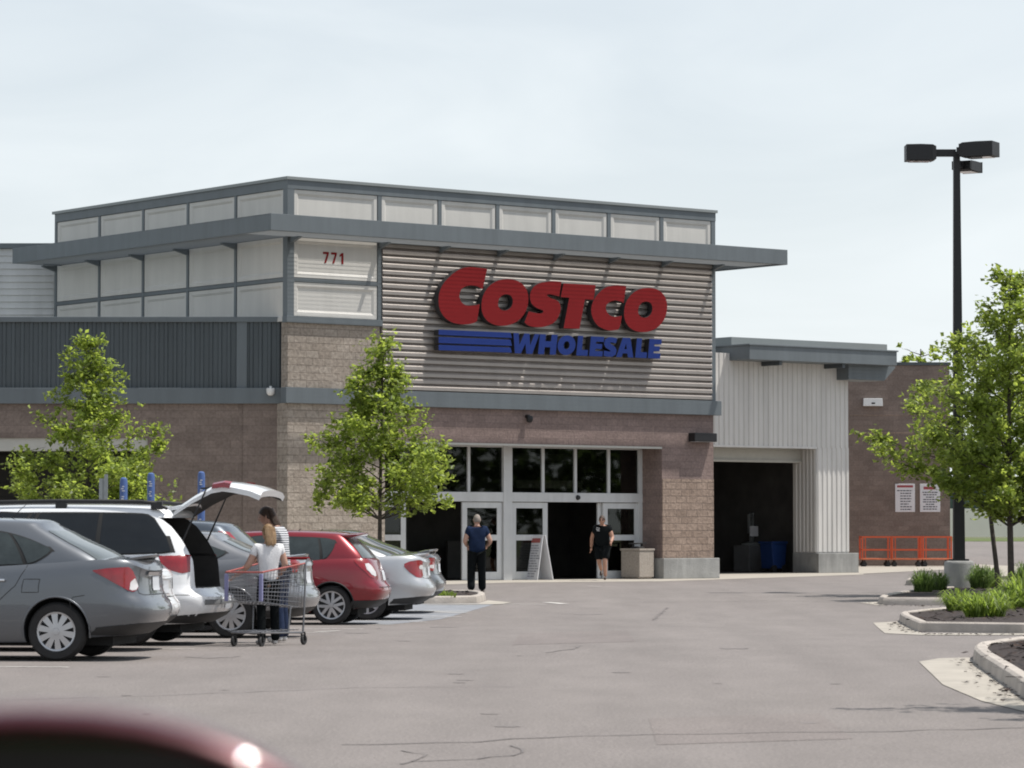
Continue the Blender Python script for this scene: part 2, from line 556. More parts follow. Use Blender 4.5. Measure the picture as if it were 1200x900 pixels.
# ------------------------------------------------------------------ world, sun, camera
SUN_AZ, SUN_EL = 0.0, 66.0          # azimuth from +X towards +Y
sv = Vector((math.cos(R(SUN_AZ)) * math.cos(R(SUN_EL)), math.sin(R(SUN_AZ)) * math.cos(R(SUN_EL)), math.sin(R(SUN_EL))))
sl = bpy.data.lights.new('sun', 'SUN')
sl.energy = 4.8
sl.angle = R(0.6)
sl.color = (1.0, 0.955, 0.89)
so = bpy.data.objects.new('sun', sl)
COL.objects.link(so)
so.location = (30, 30, 60)
so.rotation_euler = (-sv).to_track_quat('-Z', 'Y').to_euler()

w = bpy.data.worlds.new('World')
S.world = w
w.use_nodes = True
nt = w.node_tree
for n in list(nt.nodes): nt.nodes.remove(n)
wo = nt.nodes.new('ShaderNodeOutputWorld')
bg = nt.nodes.new('ShaderNodeBackground')
sky = nt.nodes.new('ShaderNodeTexSky')
sky.sky_type = 'NISHITA'
sky.sun_disc = False
sky.sun_elevation = R(SUN_EL)
sky.sun_rotation = R(90 - SUN_AZ)
sky.air_density = 1.0
sky.dust_density = 1.6
sky.ozone_density = 1.6
tc = nt.nodes.new('ShaderNodeTexCoord')
mp = nt.nodes.new('ShaderNodeMapping')
mp.inputs['Scale'].default_value = (7.0, 7.0, 22.0)
mp.inputs['Rotation'].default_value = (0, R(6), 0)
nz = nt.nodes.new('ShaderNodeTexNoise')
nz.inputs['Scale'].default_value = 1.0
nz.inputs['Detail'].default_value = 5.0
nz.inputs['Roughness'].default_value = 0.5
nz.inputs['Distortion'].default_value = 0.6
cr = nt.nodes.new('ShaderNodeMapRange')
cr.inputs['From Min'].default_value = 0.36
cr.inputs['From Max'].default_value = 0.68
cr.inputs['To Min'].default_value = 0.78
cr.inputs['To Max'].default_value = 1.0
mix = nt.nodes.new('ShaderNodeMixRGB')
mix.inputs[2].default_value = (9.1, 9.65, 9.9, 1)
nt.links.new(tc.outputs['Generated'], mp.inputs['Vector'])
nt.links.new(mp.outputs[0], nz.inputs['Vector'])
nt.links.new(nz.outputs['Fac'], cr.inputs['Value'])
sp_ = nt.nodes.new('ShaderNodeSeparateXYZ')
hz = nt.nodes.new('ShaderNodeMapRange')          # more haze low in the sky, bluer overhead
hz.inputs['From Min'].default_value = 0.0
hz.inputs['From Max'].default_value = 0.45
hz.inputs['To Min'].default_value = 1.0
hz.inputs['To Max'].default_value = 0.42
ml = nt.nodes.new('ShaderNodeMath')
ml.operation = 'MULTIPLY'
nt.links.new(tc.outputs['Generated'], sp_.inputs[0])
nt.links.new(sp_.outputs['Z'], hz.inputs['Value'])
nt.links.new(cr.outputs[0], ml.inputs[0])
nt.links.new(hz.outputs[0], ml.inputs[1])
nt.links.new(ml.outputs[0], mix.inputs[0])
nt.links.new(sky.outputs[0], mix.inputs[1])
nt.links.new(mix.outputs[0], bg.inputs['Color'])
bg.inputs['Strength'].default_value = 0.10
nt.links.new(bg.outputs[0], wo.inputs['Surface'])

cd = bpy.data.cameras.new('camera')
cam = bpy.data.objects.new('camera', cd)
COL.objects.link(cam)
cam.location = CAMP
cam.rotation_euler = (R(90) + TILT, 0, 0)
cd.sensor_width = 36
cd.lens = 36 * F / 1200
cd.clip_start = 0.05
cd.clip_end = 6000
cd.dof.use_dof = True
cd.dof.focus_distance = 80
cd.dof.aperture_fstop = 9.5
S.camera = cam
S.view_settings.view_transform = 'Standard'
S.view_settings.look = 'None'
S.view_settings.exposure = 0.08
S.view_settings.gamma = 1
S.cycles.filter_width = 1.9
S.cycles.max_bounces = 8
S.cycles.transparent_max_bounces = 12
S.cycles.use_adaptive_sampling = True
S.cycles.use_denoising = True


# ------------------------------------------------------------------ ground
def structure(o): return tag(o, kind='structure')


mb = MB()
ys = [-3000, -400, -60] + [-20 + i for i in range(0, 260)] + [260, 400, 900, 5000]
xs = [-5000, -600, -100, -40, 0, 40, 100, 600, 5000]
mb.grid([[(x, y, gz(y) - 0.02) for x in xs] for y in ys])
structure(mb.build('ground', M['earth']))
mb = MB()
mb.grid([[(x, y, gz(y)) for x in (-70, -20, 20, 90)] for y in range(-18, 208)])
structure(mb.build('asphalt_parking_lot', M['asphalt']))


def sheet(name, pts, off, mat, build=True, mbx=None):
    """flat polygon following the ground, cut at every metre of Y"""
    bm = bmesh.new()
    vs = [bm.verts.new((p[0], p[1], 0)) for p in pts]
    bm.faces.new(vs)
    y0, y1 = min(p[1] for p in pts), max(p[1] for p in pts)
    for y in range(math.floor(y0), math.ceil(y1) + 1):
        bmesh.ops.bisect_plane(bm, geom=list(bm.verts) + list(bm.edges) + list(bm.faces), plane_co=(0, y, 0), plane_no=(0, 1, 0))
    bm.verts.index_update()
    m = mbx or MB()
    m.add([(v.co.x, v.co.y, gz(v.co.y) + off) for v in bm.verts], [[v.index for v in f.verts] for f in bm.faces])
    bm.free()
    if not build: return m
    return m.build(name, mat)


def gpx(pts, h=0.0): return [gnd(px, py, h) for px, py in pts]


def chaikin(pts, n=2, closed=True):
    for _ in range(n):
        q = []
        L = len(pts)
        for i in range(L):
            a, b = Vector(pts[i]), Vector(pts[(i + 1) % L])
            q += [a * 0.75 + b * 0.25, a * 0.25 + b * 0.75]
        pts = q
    return pts


# concrete aprons and walks
structure(sheet('concrete_walk', gpx([(-40, 690), (340, 690), (600, 683), (775, 681.5), (1012, 673.5), (1012, 664), (800, 660), (600, 660), (0, 662)]), 0.006, M['concrete']))
structure(sheet('concrete_walk', gpx([(1008, 672.8), (1118, 667.5), (1122, 660), (1000, 661)]), 0.010, M['concrete']))
structure(sheet('concrete_path', gpx([(1128, 668), (1180, 676), (1420, 690), (1420, 676), (1200, 664), (1150, 655), (1126, 655)]), 0.006, M['concrete']))
structure(sheet('grass_verge', [(-10, 196), (85, 196), (85, 207), (-10, 207)], 0.01, M['grass']))


# painted lines: one object per stripe
def stripe(p, q, wd, off=0.004, mat='line', name='painted_line'):
    a, b = gnd(*p), gnd(*q)
    d = (b - a)
    d.z = 0
    d.normalize()
    n = Vector((-d.y, d.x, 0)) * wd / 2
    return structure(sheet(name, [a + n, b + n, b - n, a - n], off, M[mat]))


AIS = Vector((0.137, 0.99, 0))           # direction of the parking aisle
HD = Vector((-0.99, 0.137, 0))           # direction the parked cars point
for k in range(-3, 10):
    yy = 36.1 + 2.72 * k
    xx = -4.75 + (yy - 34.7) * 0.137 + 0.45
    a = Vector((xx, yy, 0))
    b = a + HD * 5.0
    n = AIS * 0.05
    structure(sheet('painted_line', [a + n, b + n, b - n, a - n], 0.004, M['line']))
structure(sheet('painted_accessible_bay', gpx([(455, 732), (515, 726), (552, 716), (584, 707), (440, 708), (380, 730)]), 0.003, M['blue_line']))
for p, q, wd in (((505, 724), (540, 723), 0.10), ((487, 716), (548, 719), 0.12), ((500, 709), (560, 709), 0.12), ((575, 708), (640, 708.5), 0.10), ((370, 741), (398, 739.5), 0.10), ((480, 729), (500, 729.5), 0.12),
                 ((640, 706), (662, 708), 0.2), ((690, 687), (704, 687.5), 0.12)):
    stripe(p, q, wd, 0.007)


# cracks and tar lines in the asphalt
def crack(pts, wd, seed):
    random.seed(seed)
    P = [gnd(*p) for p in pts]
    Q = []
    for a, b in zip(P, P[1:]):
        n = max(2, int((b - a).length / 0.25))
        for i in range(n):
            t = i / n
            j = 0.035 if 0 < i else 0
            Q.append(a.lerp(b, t) + Vector((random.uniform(-j, j), random.uniform(-j, j) * 2, 0)))
    Q.append(P[-1])
    L, Rr = [], []
    for i, p in enumerate(Q):
        d = (Q[min(i + 1, len(Q) - 1)] - Q[max(0, i - 1)])
        d.z = 0
        d.normalize()
        n = Vector((-d.y, d.x, 0)) * wd * random.uniform(0.3, 0.9) / 2
        L.append(p + n)
        Rr.append(p - n)
    m = MB()
    rows = [[(a.x, a.y, gz(a.y) + 0.004), (b.x, b.y, gz(b.y) + 0.004)] for a, b in zip(L, Rr)]
    m.grid(rows)
    structure(m.build('asphalt_crack', M['tar']))


crack([(-20, 821), (200, 815), (420, 806), (600, 867 - 62)], 0.03, 1)
crack([(400, 873), (560, 870), (600, 866), (760, 861), (1010, 858), (1210, 853)], 0.05, 2)
crack([(480, 893), (560, 890), (600, 886), (612, 878), (598, 874)], 0.04, 3)
crack([(470, 880), (500, 884), (470, 896)], 0.04, 4)
crack([(765, 727), (778, 716), (783, 712)], 0.06, 5)
crack([(640, 765), (672, 761), (680, 757)], 0.05, 6)
crack([(560, 760), (640, 758), (700, 757)], 0.02, 7)
crack([(600, 704.5), (760, 706), (900, 704), (1030, 707)], 0.08, 8)
crack([(480, 700 + 105), (560, 804), (640, 806)], 0.02, 9)


# oil drips and a few stains
def stain(px, py, r, sd, mt='stain'):
    rnd = random.Random(sd)
    c = gnd(px, py)
    pts = []
    for k in range(18):
        q = 2 * math.pi * k / 18
        rr = r * rnd.uniform(.6, 1.15)
        pts.append(Vector((c.x + rr * math.cos(q), c.y + rr * 1.3 * math.sin(q), 0)))
    structure(sheet('oil_stain', chaikin(pts, 1), 0.003, M[mt]))


M['stain'] = pm('oil_stained_asphalt', (0.172, 0.153, 0.144), 0.8, var=0.35, scale=6)
rs = random.Random(12)
for k in range(20):
    px_ = rs.uniform(120, 1000)
    py_ = 690 + 190 * rs.random() ** 1.3
    stain(px_, py_, rs.choice((.04, .05, .06, .08, .1)), k)
for px_, py_, r_s in ((250, 770, .3), (330, 748, .25), (420, 742, .22), (520, 735, .25), (860, 760, .22), (690, 720, .3)): stain(px_, py_, r_s, int(px_))
structure(sheet('asphalt_patch', gpx([(610, 742), (735, 739), (745, 752), (600, 756)]), 0.002, asphalt_mat('patched_asphalt', (0.202, 0.178, 0.168), 0.05)))
structure(sheet('asphalt_patch', gpx([(760, 842), (960, 836), (1000, 866), (770, 873)]), 0.002, M['patch'] if 'patch' in M else asphalt_mat('patched_asphalt', (0.204, 0.180, 0.169), 0.05)))

# planted islands with kerbs
def offset_poly(pts, d):
    n = len(pts)
    area = sum(pts[i][0] * pts[(i + 1) % n][1] - pts[(i + 1) % n][0] * pts[i][1] for i in range(n))
    sgn = 1 if area > 0 else -1
    out = []
    for i in range(n):
        a, b, c = Vector(pts[i - 1][:2]), Vector(pts[i][:2]), Vector(pts[(i + 1) % n][:2])
        d1, d2 = (b - a).normalized(), (c - b).normalized()
        nrm = Vector((-(d1.y + d2.y), d1.x + d2.x))
        if nrm.length < 1e-6: nrm = Vector((-d1.y, d1.x))
        nrm.normalize()
        out.append(b + nrm * d * sgn)
    return out


def island(pts, smooth=1, h=0.15, kw=0.16, chips=0, seed=1, name_m='mulch_bed'):
    P = [Vector((p[0], p[1])) for p in pts]
    P = [Vector(p[:]) for p in chaikin(P, smooth)] if smooth else P
    Q = []
    for i in range(len(P)):          # resample long edges
        a, b = P[i], P[(i + 1) % len(P)]
        k = max(1, int((b - a).length / 1.0))
        for j in range(k): Q.append(a.lerp(b, j / k))
    P = Q
    rings = [(0.0, -0.02), (0.01, h * 0.55), (0.022, h * 0.85), (0.05, h), (kw - 0.02, h), (kw, h - 0.015), (kw, 0.02)]
    rows = []
    for off, z in rings:
        rows.append([(p.x, p.y, gz(p.y) + z) for p in (offset_poly(P, off) if off else P)])
    m = MB()
    m.grid(rows, closed=True)
    structure(m.build('kerb', M['kerb'], smooth=True))
    inner = offset_poly(P, kw - 0.01)
    cen = sum(inner, Vector((0, 0))) / len(inner)
    m = MB()
    rws = []
    for t in (1.0, 0.8, 0.55, 0.3, 0.02):
        rws.append([(cen.x + (p.x - cen.x) * t, cen.y + (p.y - cen.y) * t,
                     gz(cen.y + (p.y - cen.y) * t) + h - 0.03 + 0.05 * (1 - t) + (0.02 * mnoise.noise(Vector((p.x * 2 * t, p.y * 2 * t, seed))) if t < 1 else 0)) for p in inner])
    m.grid(rws, closed=True)
    m.add(rws[-1], [list(range(len(rws[-1])))])
    o = m.build(name_m, M['mulch'], smooth=True, angle=0)
    tag(o, kind='structure')
    if chips:
        random.seed(seed)
        m = MB()
        for _ in range(chips):
            p = random.choice(inner)
            t = math.sqrt(random.random()) * 0.99
            x, y = cen.x + (p.x - cen.x) * t + random.uniform(-.3, .3) * t, cen.y + (p.y - cen.y) * t + random.uniform(-.3, .3) * t
            z = gz(y) + h - 0.02 + 0.05 * (1 - t)
            a = random.uniform(0, 6.3)
            l, wd = random.uniform(0.02, 0.075), random.uniform(0.008, 0.024)
            d = Vector((math.cos(a), math.sin(a), random.uniform(-.3, .3))) * l
            n = Vector((-math.sin(a), math.cos(a), random.uniform(-.5, .5))) * wd
            c = Vector((x, y, z + 0.01))
            m.add([c - d - n, c + d - n, c + d + n, c - d + n], [(0, 1, 2, 3)])
        tag(m.build('mulch_chips', M['chip']), kind='stuff')
    return P


isl2 = island(gpx([(1080, 742.5), (1064, 735), (1052, 728.5), (1058, 726), (1112, 720.5), (1200, 714), (1500, 700), (1560, 742.5)]), 1, chips=900, seed=2)
isl1 = island(gpx([(1037, 709.7), (1026, 706.8), (1050, 701.5), (1080, 697.5), (1130, 693.5), (1210, 690.5), (1500, 689), (1560, 711)]), 1, chips=300, seed=3)
isl3 = island(gpx([(1200, 820), (1168, 797), (1139, 777), (1141, 769), (1158, 765.5), (1210, 758), (1500, 738), (1750, 800), (1400, 960)]), 1, chips=2500, seed=4)
isl4 = island(gpx([(1061, 686), (1064, 683.4), (1130, 681), (1400, 678), (1400, 684), (1130, 687)]), 0, seed=5)
isl5 = island(gpx([(420, 707.5), (555, 707.5), (570, 704.5), (568, 701), (545, 699), (300, 699), (300, 707)]), 1, seed=6, chips=200)
structure(sheet('gutter_apron', gpx([(1077, 776), (1100, 772), (1136, 771), (1150, 785), (1215, 832), (1215, 838), (1150, 822), (1105, 803)]), 0.006, M['concrete']))
structure(sheet('gutter_apron', gpx([(1023, 730), (1053, 728.7), (1081, 742.5), (1500, 742.6), (1500, 744.6), (1080, 744.6), (1037, 742.5)]), 0.006, M['concrete']))
structure(sheet('gutter_apron', gpx([(1008, 706.5), (1028, 705.5), (1036, 709.5), (1026, 709.3)]), 0.006, M['concrete']))
structure(sheet('gutter_apron', gpx([(480, 708.6), (560, 707.8), (572, 704), (600, 706.5), (585, 708.6)]), 0.009, M['concrete']))

# ------------------------------------------------------------------ the store
D0 = 91.9                                   # depth of the tower front on the line x = 600
UD = Vector((1.285, 1.0, 0)).normalized()   # along the tower front
VD = Vector((-UD.y, UD.x, 0))               # into the tower
TA = math.atan2(UD.y, UD.x)
P0 = Vector((0, D0, 0))


def hit_plane(px, py, p0, n):
    d = ray(px, py)
    t = (p0 - CAMP).dot(n) / d.dot(n)
    return CAMP + d * t


CORNER = hit_plane(336.5, HY, P0, VD)
CORNER.z = 0


def tf(px, py, v=0.0, base=None):
    """pixel -> (u, z) on the plane parallel to the tower front, v metres behind it"""
    b = base or CORNER
    p = hit_plane(px, py, b + VD * v, VD)
    return ((p - b).dot(UD), p.z)


def ux(px, v=0.0, base=None): return tf(px, 600, v, base)[0]


def ts(px, py):
    """pixel -> (v, z) on the left side of the tower"""
    p = hit_plane(px, py, CORNER, UD)
    return ((p - CORNER).dot(VD), p.z)


store = empty('warehouse_store', CORNER, TA)
tag(store, 'large warehouse store with a rotated entrance tower, brown block walls and grey metal trim', 'building')
root_matrix(store)
ULEN = ux(836.5)
VLEN = ts(66, 300)[0]
Z_TOP, Z_SIL, Z_SILB, Z_BT, Z_BB = 10.80, 7.10, 6.93, 5.20, 4.78
uE0, uE1 = ux(451), ux(776)                 # entrance opening
ZOP = tf(600, 520)[1]
VDR = 0.95                                  # door plane
u445 = ux(445)

# core walls of the tower
mb = MB()
mb.box(0.10, ULEN - 0.02, 0.10, 0.4, Z_BB + 0.01, Z_TOP - 0.06)
mb.box(0.10, 0.4, 0.4, VLEN, 6.9, Z_TOP - 0.06)
mb.box(0.10, ULEN - 0.02, VLEN - 0.3, VLEN, 6.9, Z_TOP - 0.06)
mb.box(ULEN - 0.3, ULEN - 0.02, 0.4, VLEN - 0.3, 0.1, Z_TOP - 0.06)
mb.box(0.05, ULEN - 0.05, 0.3, VLEN - 0.05, Z_TOP - 0.35, Z_TOP - 0.30)
mb.build('tower_wall', M['slate'], store)
# lower front: stone pier, block lintel, right pier
mb = MB().box(0, uE0, 0, 1.2, 0, Z_BB + 0.005)
mb.box(0, u445, 0.0, 0.3, Z_BT - 0.005, Z_SILB + 0.005)
mb.build('stone_pier', M['stone'], store)
mb = MB().box(uE0, uE1, 0.01, 1.15, ZOP, Z_BB + 0.003)
mb.box(uE1, ULEN, 0.01, 1.2, 2.9, Z_BB + 0.003)
mb.box(uE1, uE1 + 0.004 + 0.5, 0.03, 1.2, 0.0, 2.9)
mb.box(ULEN - 0.3, ULEN, 1.2, 9.0, 0.0, 7.0)
mb.build('block_wall', M['block_front'], store)
zb = 0.60
mb = MB().box(uE1 + 0.02, ULEN + 0.0, 0.0, 1.15, zb, 2.9)
mb.build('stone_pier', M['stone_warm'], store)
mb = MB().box(uE1 - 0.05, ULEN + 0.12, -0.12, 1.1, 0, zb)
mb.build('pier_plinth', M['concrete_grey'], store, bevel=0.02)
mb = MB().box(uE0 + 0.0, uE1, -0.004, 0.16, ZOP - 0.06, ZOP - 0.002)
mb.build('lintel_angle', M['beige'], store)

# band round the tower and along the left wall, sill cap
uBR = ux(846, -0.14)
mb = MB().box(-0.14, uBR, -0.14, 0.12, Z_BB, Z_BT)
mb.build('trim_band', M['slate'], store, bevel=0.01)
mb = MB().box(-0.10, u445 + 0.02, -0.10, 0.12, Z_SILB, Z_SIL)
mb.build('trim_band', M['slate'], store, bevel=0.01)
# top coping and frieze
mb = MB()
mb.box(-0.10, ULEN + 0.10, -0.10, 0.3, Z_TOP - 0.06, Z_TOP + 0.02)
mb.box(-0.10, 0.3, 0.3, VLEN + 0.1, Z_TOP - 0.06, Z_TOP + 0.02)
mb.box(ULEN - 0.3, ULEN + 0.1, 0.3, VLEN + 0.1, Z_TOP - 0.06, Z_TOP + 0.02)
mb.build('coping', M['cap'], store)
ZR1 = 10.50
ZDIV0, ZDIV1 = 8.03, 8.13
mb = MB()
mb.box(-0.06, ULEN + 0.05, -0.06, 0.1, ZR1, Z_TOP - 0.06)           # front frieze
mb.box(-0.06, 0.1, 0.1, VLEN, ZR1, Z_TOP - 0.06)                      # side frieze
mb.box(ULEN - 0.1, ULEN + 0.05, 0.1, VLEN, ZR1, Z_TOP - 0.06)
mb.box(-0.055, 0.16, -0.055, 0.1, Z_SIL, ZR1)                        # corner post
mb.box(-0.055, 0.1, 0.1, 0.16, Z_SIL, ZR1)
VPX = [(441, 445.5), (512, 516), (580, 584), (646, 650), (711, 715), (773, 777)]
vf = [(ux(a), ux(b)) for a, b in VPX]
for i, (a, b) in enumerate(vf):
    mb.box(a, b, -0.05, 0.1, 9.2, ZR1)
mb.box(vf[0][0], vf[0][1], -0.05, 0.1, Z_SIL, 9.2)
mb.box(ULEN - 0.11, ULEN + 0.045, -0.05, 0.1, Z_BT, ZR1)
mb.box(0.16, vf[0][0], -0.045, 0.1, ZDIV0, ZDIV1)
SPX = [(275, 277.5), (219, 221), (166.5, 168.5), (115, 117)]
vsd = [(ts(a, 600)[0], ts(b, 600)[0]) for a, b in SPX]
vsd = [(min(p), max(p)) for p in vsd]
for a, b in vsd:
    c = (a + b) / 2
    mb.box(-0.05, 0.1, c - 0.055, c + 0.055, 6.9, ZR1)
mb.box(-0.05, 0.1, VLEN - 0.1, VLEN + 0.02, 6.9, ZR1)
mb.box(-0.045, 0.1, 0.16, VLEN - 0.1, ZDIV0, ZDIV1)
mb.build('trim_grid', M['slate'], store)


def panel_front(u0, u1, z0, z1):
    e = 0.015
    u0, u1, z0, z1 = u0 + e, u1 - e, z0 + e, z1 - e
    a, b = 0.10, 0.16
    d0, d1 = -0.03, 0.01
    m = MB()
    q = lambda i, d: [(u0 + i, d, z0 + i), (u1 - i, d, z0 + i), (u1 - i, d, z1 - i), (u0 + i, d, z1 - i)]
    m.grid([q(0, 0.09), q(0, d0), q(a, d0 + .005), q(b, d1)], closed=True)
    m.add(q(b, d1), [(0, 1, 2, 3)])
    m.build('metal_panel', M['panel'], store)


def panel_side(v0, v1, z0, z1):
    e = 0.015
    v0, v1, z0, z1 = v0 + e, v1 - e, z0 + e, z1 - e
    a, b = 0.10, 0.16
    d0, d1 = -0.03, 0.01
    m = MB()
    q = lambda i, d: [(d, v0 + i, z0 + i), (d, v1 - i, z0 + i), (d, v1 - i, z1 - i), (d, v0 + i, z1 - i)]
    m.grid([q(0, 0.09), q(0, d0), q(a, d0 + .005), q(b, d1)], closed=True)
    m.add(q(b, d1), [(0, 1, 2, 3)])
    m.build('metal_panel', M['panel'], store)


us = [0.16] + [x for p in vf for x in p] + [ULEN - 0.11]
for i in range(0, len(us), 2):
    panel_front(us[i], us[i + 1], 9.25, ZR1)
panel_front(us[0], us[1], ZDIV1, 9.22)
panel_front(us[0], us[1], Z_SIL, ZDIV0)
vv = [0.16]
for a, b in sorted(vsd):
    c = (a + b) / 2
    vv += [c - 0.055, c + 0.055]
vv.append(VLEN - 0.1)
for i in range(0, len(vv), 2):
    panel_side(vv[i], vv[i + 1], 9.25, ZR1)
    panel_side(vv[i], vv[i + 1], ZDIV1, 9.22)
    panel_side(vv[i], vv[i + 1], 6.95, ZDIV0)

# horizontal metal siding behind the sign
mb = MB()
u0, u1 = u445 + 0.03, ULEN - 0.115
pitch = 0.184
prof = []
z = Z_BT + 0.01
while z < 9.2:
    prof += [(-0.005, z), (-0.085, z + 0.026), (-0.085, z + 0.112), (-0.045, z + 0.161), (-0.005, z + 0.178)]
    z += pitch
prof = [p for p in prof if p[1] < 9.24]
mb.grid([[(u0, d, zz), (u1, d, zz)] for d, zz in prof])
for uu in (u0, u1):
    mb.add([(uu, d, zz) for d, zz in prof] + [(uu, 0.1, prof[-1][1]), (uu, 0.1, prof[0][1])], [list(range(len(prof) + 2))])
mb.build('horizontal_siding', M['louvre'], store)

# open sunshade running round the tower
E = 1.65
ur = ULEN + 1.45
vb = 11.0
while True:                                  # the sunshade ends just before the tower's rear corner
    q_ = CORNER + UD * -E + VD * vb
    if q_.x / q_.y * F + CXP < 13 or vb > 14: break
    vb += 0.02
ZF0, ZF1 = 9.18, 9.62
mb = MB()
mb.box(-E, ur, -E, -E + 0.09, ZF0, ZF1)
mb.box(-E, -E + 0.09, -E + 0.09, vb, ZF0, ZF1)
mb.box(ur - 0.09, ur, -E + 0.09, 6.0, ZF0, ZF1)
mb.box(-E, -0.07, vb - 0.09, vb + 0.0, ZF0 + .003, ZF1 - .003)
mb.box(-0.14, ULEN + .04, -0.14, -0.055, ZF0 + .02, ZF0 + .06)  # solid strip added along the wall to shade the top siding rows
mb.box(ULEN + 0.06, ur - 0.09, 5.9, 5.99, ZF0 + .003, ZF1 - .003)
sh = mb.build('sunshade', M['slate'], store, bevel=0.008)
mb = MB()
k = 0
while -E + 0.12 + k * 0.03 < -0.08:
    y = -E + 0.12 + k * 0.03
    mb.box(-E + 0.1, ur - 0.1, y, y + 0.002, ZF0 + 0.03, ZF0 + 0.045)
    k += 1
k = 0
while -E + 0.12 + k * 0.03 < -0.08:
    x = -E + 0.12 + k * 0.03
    mb.box(x, x + 0.002, 0.0, vb - 0.1, ZF0 + 0.03, ZF0 + 0.045)
    k += 1
for k in range(46):
    x = ULEN + 0.10 + k * 0.03
    if x < ur - .1: mb.box(x, x + 0.002, 0.0, 5.9, ZF0 + 0.03, ZF0 + 0.045)
mb.build('sunshade_blade', M['blade_grey'], sh)
for a in [(p + q) / 2 for p, q in vf] + [0.05, ULEN - 0.03]:
    m = MB().prism([(-0.06, 9.04), (-0.06, 9.2), (-0.5, 9.2), (-0.5, 9.16)], a - 0.05, a + 0.05, lambda p, q, d: (d, p, q))
    m.build('bracket', M['slate'], sh)
for a in [(p + q) / 2 for p, q in vsd] + [VLEN - 0.04]:
    m = MB().prism([(-0.06, 9.04), (-0.06, 9.2), (-0.5, 9.2), (-0.5, 9.16)], a - 0.05, a + 0.05, lambda p, q, d: (p, d, q))
    m.build('bracket', M['slate'], sh)

# entrance screen: frame, transom panes, sliding leaves
zt0, zt1 = tf(600, 577, VDR)[1], tf(600, 588, VDR)[1]     # header bar top / bottom
uL, uR = ux(430, VDR), uE1 + 0.0
du = lambda px: ux(px, VDR)
fr = MB()
fr.box(uL, uR, VDR - 0.08, VDR + 0.08, zt1, zt0)
fr.box(uL, uR, VDR - 0.06, VDR + 0.06, ZOP - 0.08, ZOP)
fr.box(du(588), du(598), VDR - 0.10, VDR + 0.08, 0, ZOP)
fr.box(uR - 0.14, uR, VDR - 0.07, VDR + 0.07, 0, ZOP - 0.08)
for a, b in ((547, 550), (634, 637), (672, 675), (711, 714), (508, 511), (470, 473)):
    fr.box(du(a), du(b), VDR - 0.05, VDR + 0.05, zt0, ZOP - 0.08)
frame = fr.build('entrance_frame', M['alu'], store, bevel=0.008)
edges = [(473, 508), (511, 547), (550, 588), (598, 634), (637, 672), (675, 711), (714, 748)]
for a, b in edges:
    MB().box(du(a) + 0.01, du(b) - 0.01, VDR - 0.006, VDR + 0.006, zt0, ZOP - 0.08).build('transom_pane', M['glass'], frame)
for px in (508, 675):
    m = MB().lathe([(0.0, -0.06), (0.06, -0.05), (0.075, 0.0)], axis='y', n=12, c=(du(px), VDR - 0.085, (zt0 + zt1) / 2))
    m.build('door_sensor', M['black'], frame, smooth=True)


def leaf_door(p0, p1, off):
    a, b = du(p0), du(p1)
    y0, y1 = VDR - 0.03 + off, VDR + 0.03 + off
    st = 0.17
    z0, z1, zm = 0.02, zt1 - 0.02, tf((p0 + p1) / 2, 630, VDR)[1]
    m = MB()
    m.box(a, a + st, y0, y1, z0, z1)
    m.box(b - st, b, y0, y1, z0, z1)
    m.box(a + st, b - st, y0, y1, z0, z0 + 0.22)
    m.box(a + st, b - st, y0, y1, z1 - 0.16, z1)
    m.box(a + st, b - st, y0, y1, zm - 0.08, zm + 0.08)
    o = m.build('sliding_door', M['alu'], store, bevel=0.006)
    for s0, s1 in ((z0 + 0.22, zm - 0.08), (zm + 0.08, z1 - 0.16)):
        MB().box(a + st, b - st, (y0 + y1) / 2 - 0.005, (y0 + y1) / 2 + 0.005, s0, s1).build('pane', M['glass'], o)
    return o


for a, b, off in ((436, 475, 0), (541, 587.5, 0), (541 + 6, 587.5 + 3, 0.09), (598.5, 641, 0), (706, 748, 0), (706 - 4, 744, 0.09)):
    leaf_door(a, b, off)
# vestibule behind the doors
mb = MB()
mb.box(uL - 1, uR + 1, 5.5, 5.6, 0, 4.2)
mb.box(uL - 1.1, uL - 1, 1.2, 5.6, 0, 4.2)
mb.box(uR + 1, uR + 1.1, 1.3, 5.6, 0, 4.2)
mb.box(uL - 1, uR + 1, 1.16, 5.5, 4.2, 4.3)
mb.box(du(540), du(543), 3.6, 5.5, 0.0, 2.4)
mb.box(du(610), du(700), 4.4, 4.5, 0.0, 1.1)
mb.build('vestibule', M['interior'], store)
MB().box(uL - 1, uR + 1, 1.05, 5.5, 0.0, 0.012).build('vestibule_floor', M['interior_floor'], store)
for k_, c_ in enumerate(((.16, .05, .045), (.10, .10, .11), (.16, .14, .11), (.05, .06, .09))): M['goods_%d' % k_] = pm('display_goods', c_, 0.7, var=.5, scale=5)
rs = random.Random(5)
for k in range(16):
    u_ = rs.uniform(du(478), du(545)) if k % 2 else rs.uniform(du(640), du(705))
    v_ = rs.uniform(3.6, 5.0)
    h_ = rs.uniform(.5, 1.7)
    MB().box(u_, u_ + rs.uniform(.3, .9), v_, v_ + .4, 0.02, h_).build('display_stack', M['goods_%d' % (k % 4)], store, bevel=0.01)
for a_, b_, c_, d_, e_ in ((du(623), du(702), 1.9, 3.42, 3.62), (du(626), du(704), 1.8, 2.62, 2.85)):
    MB().box(a_, b_, c_, c_ + .06, d_, e_).build('vestibule_fascia', M['white_plastic'], store)
for nm_, a_ in (('vestibule_shelf', (du(480), du(520), 4.6, 4.9, 0.02, 1.5)), ('vestibule_counter', (du(655), du(690), 3.6, 3.9, 0.02, 0.95)), ('vestibule_bulkhead', (du(640), du(700), 5.3, 5.45, 2.5, 3.0))):
    MB().box(*a_).build(nm_, M['grey_plastic'], store, bevel=0.02)

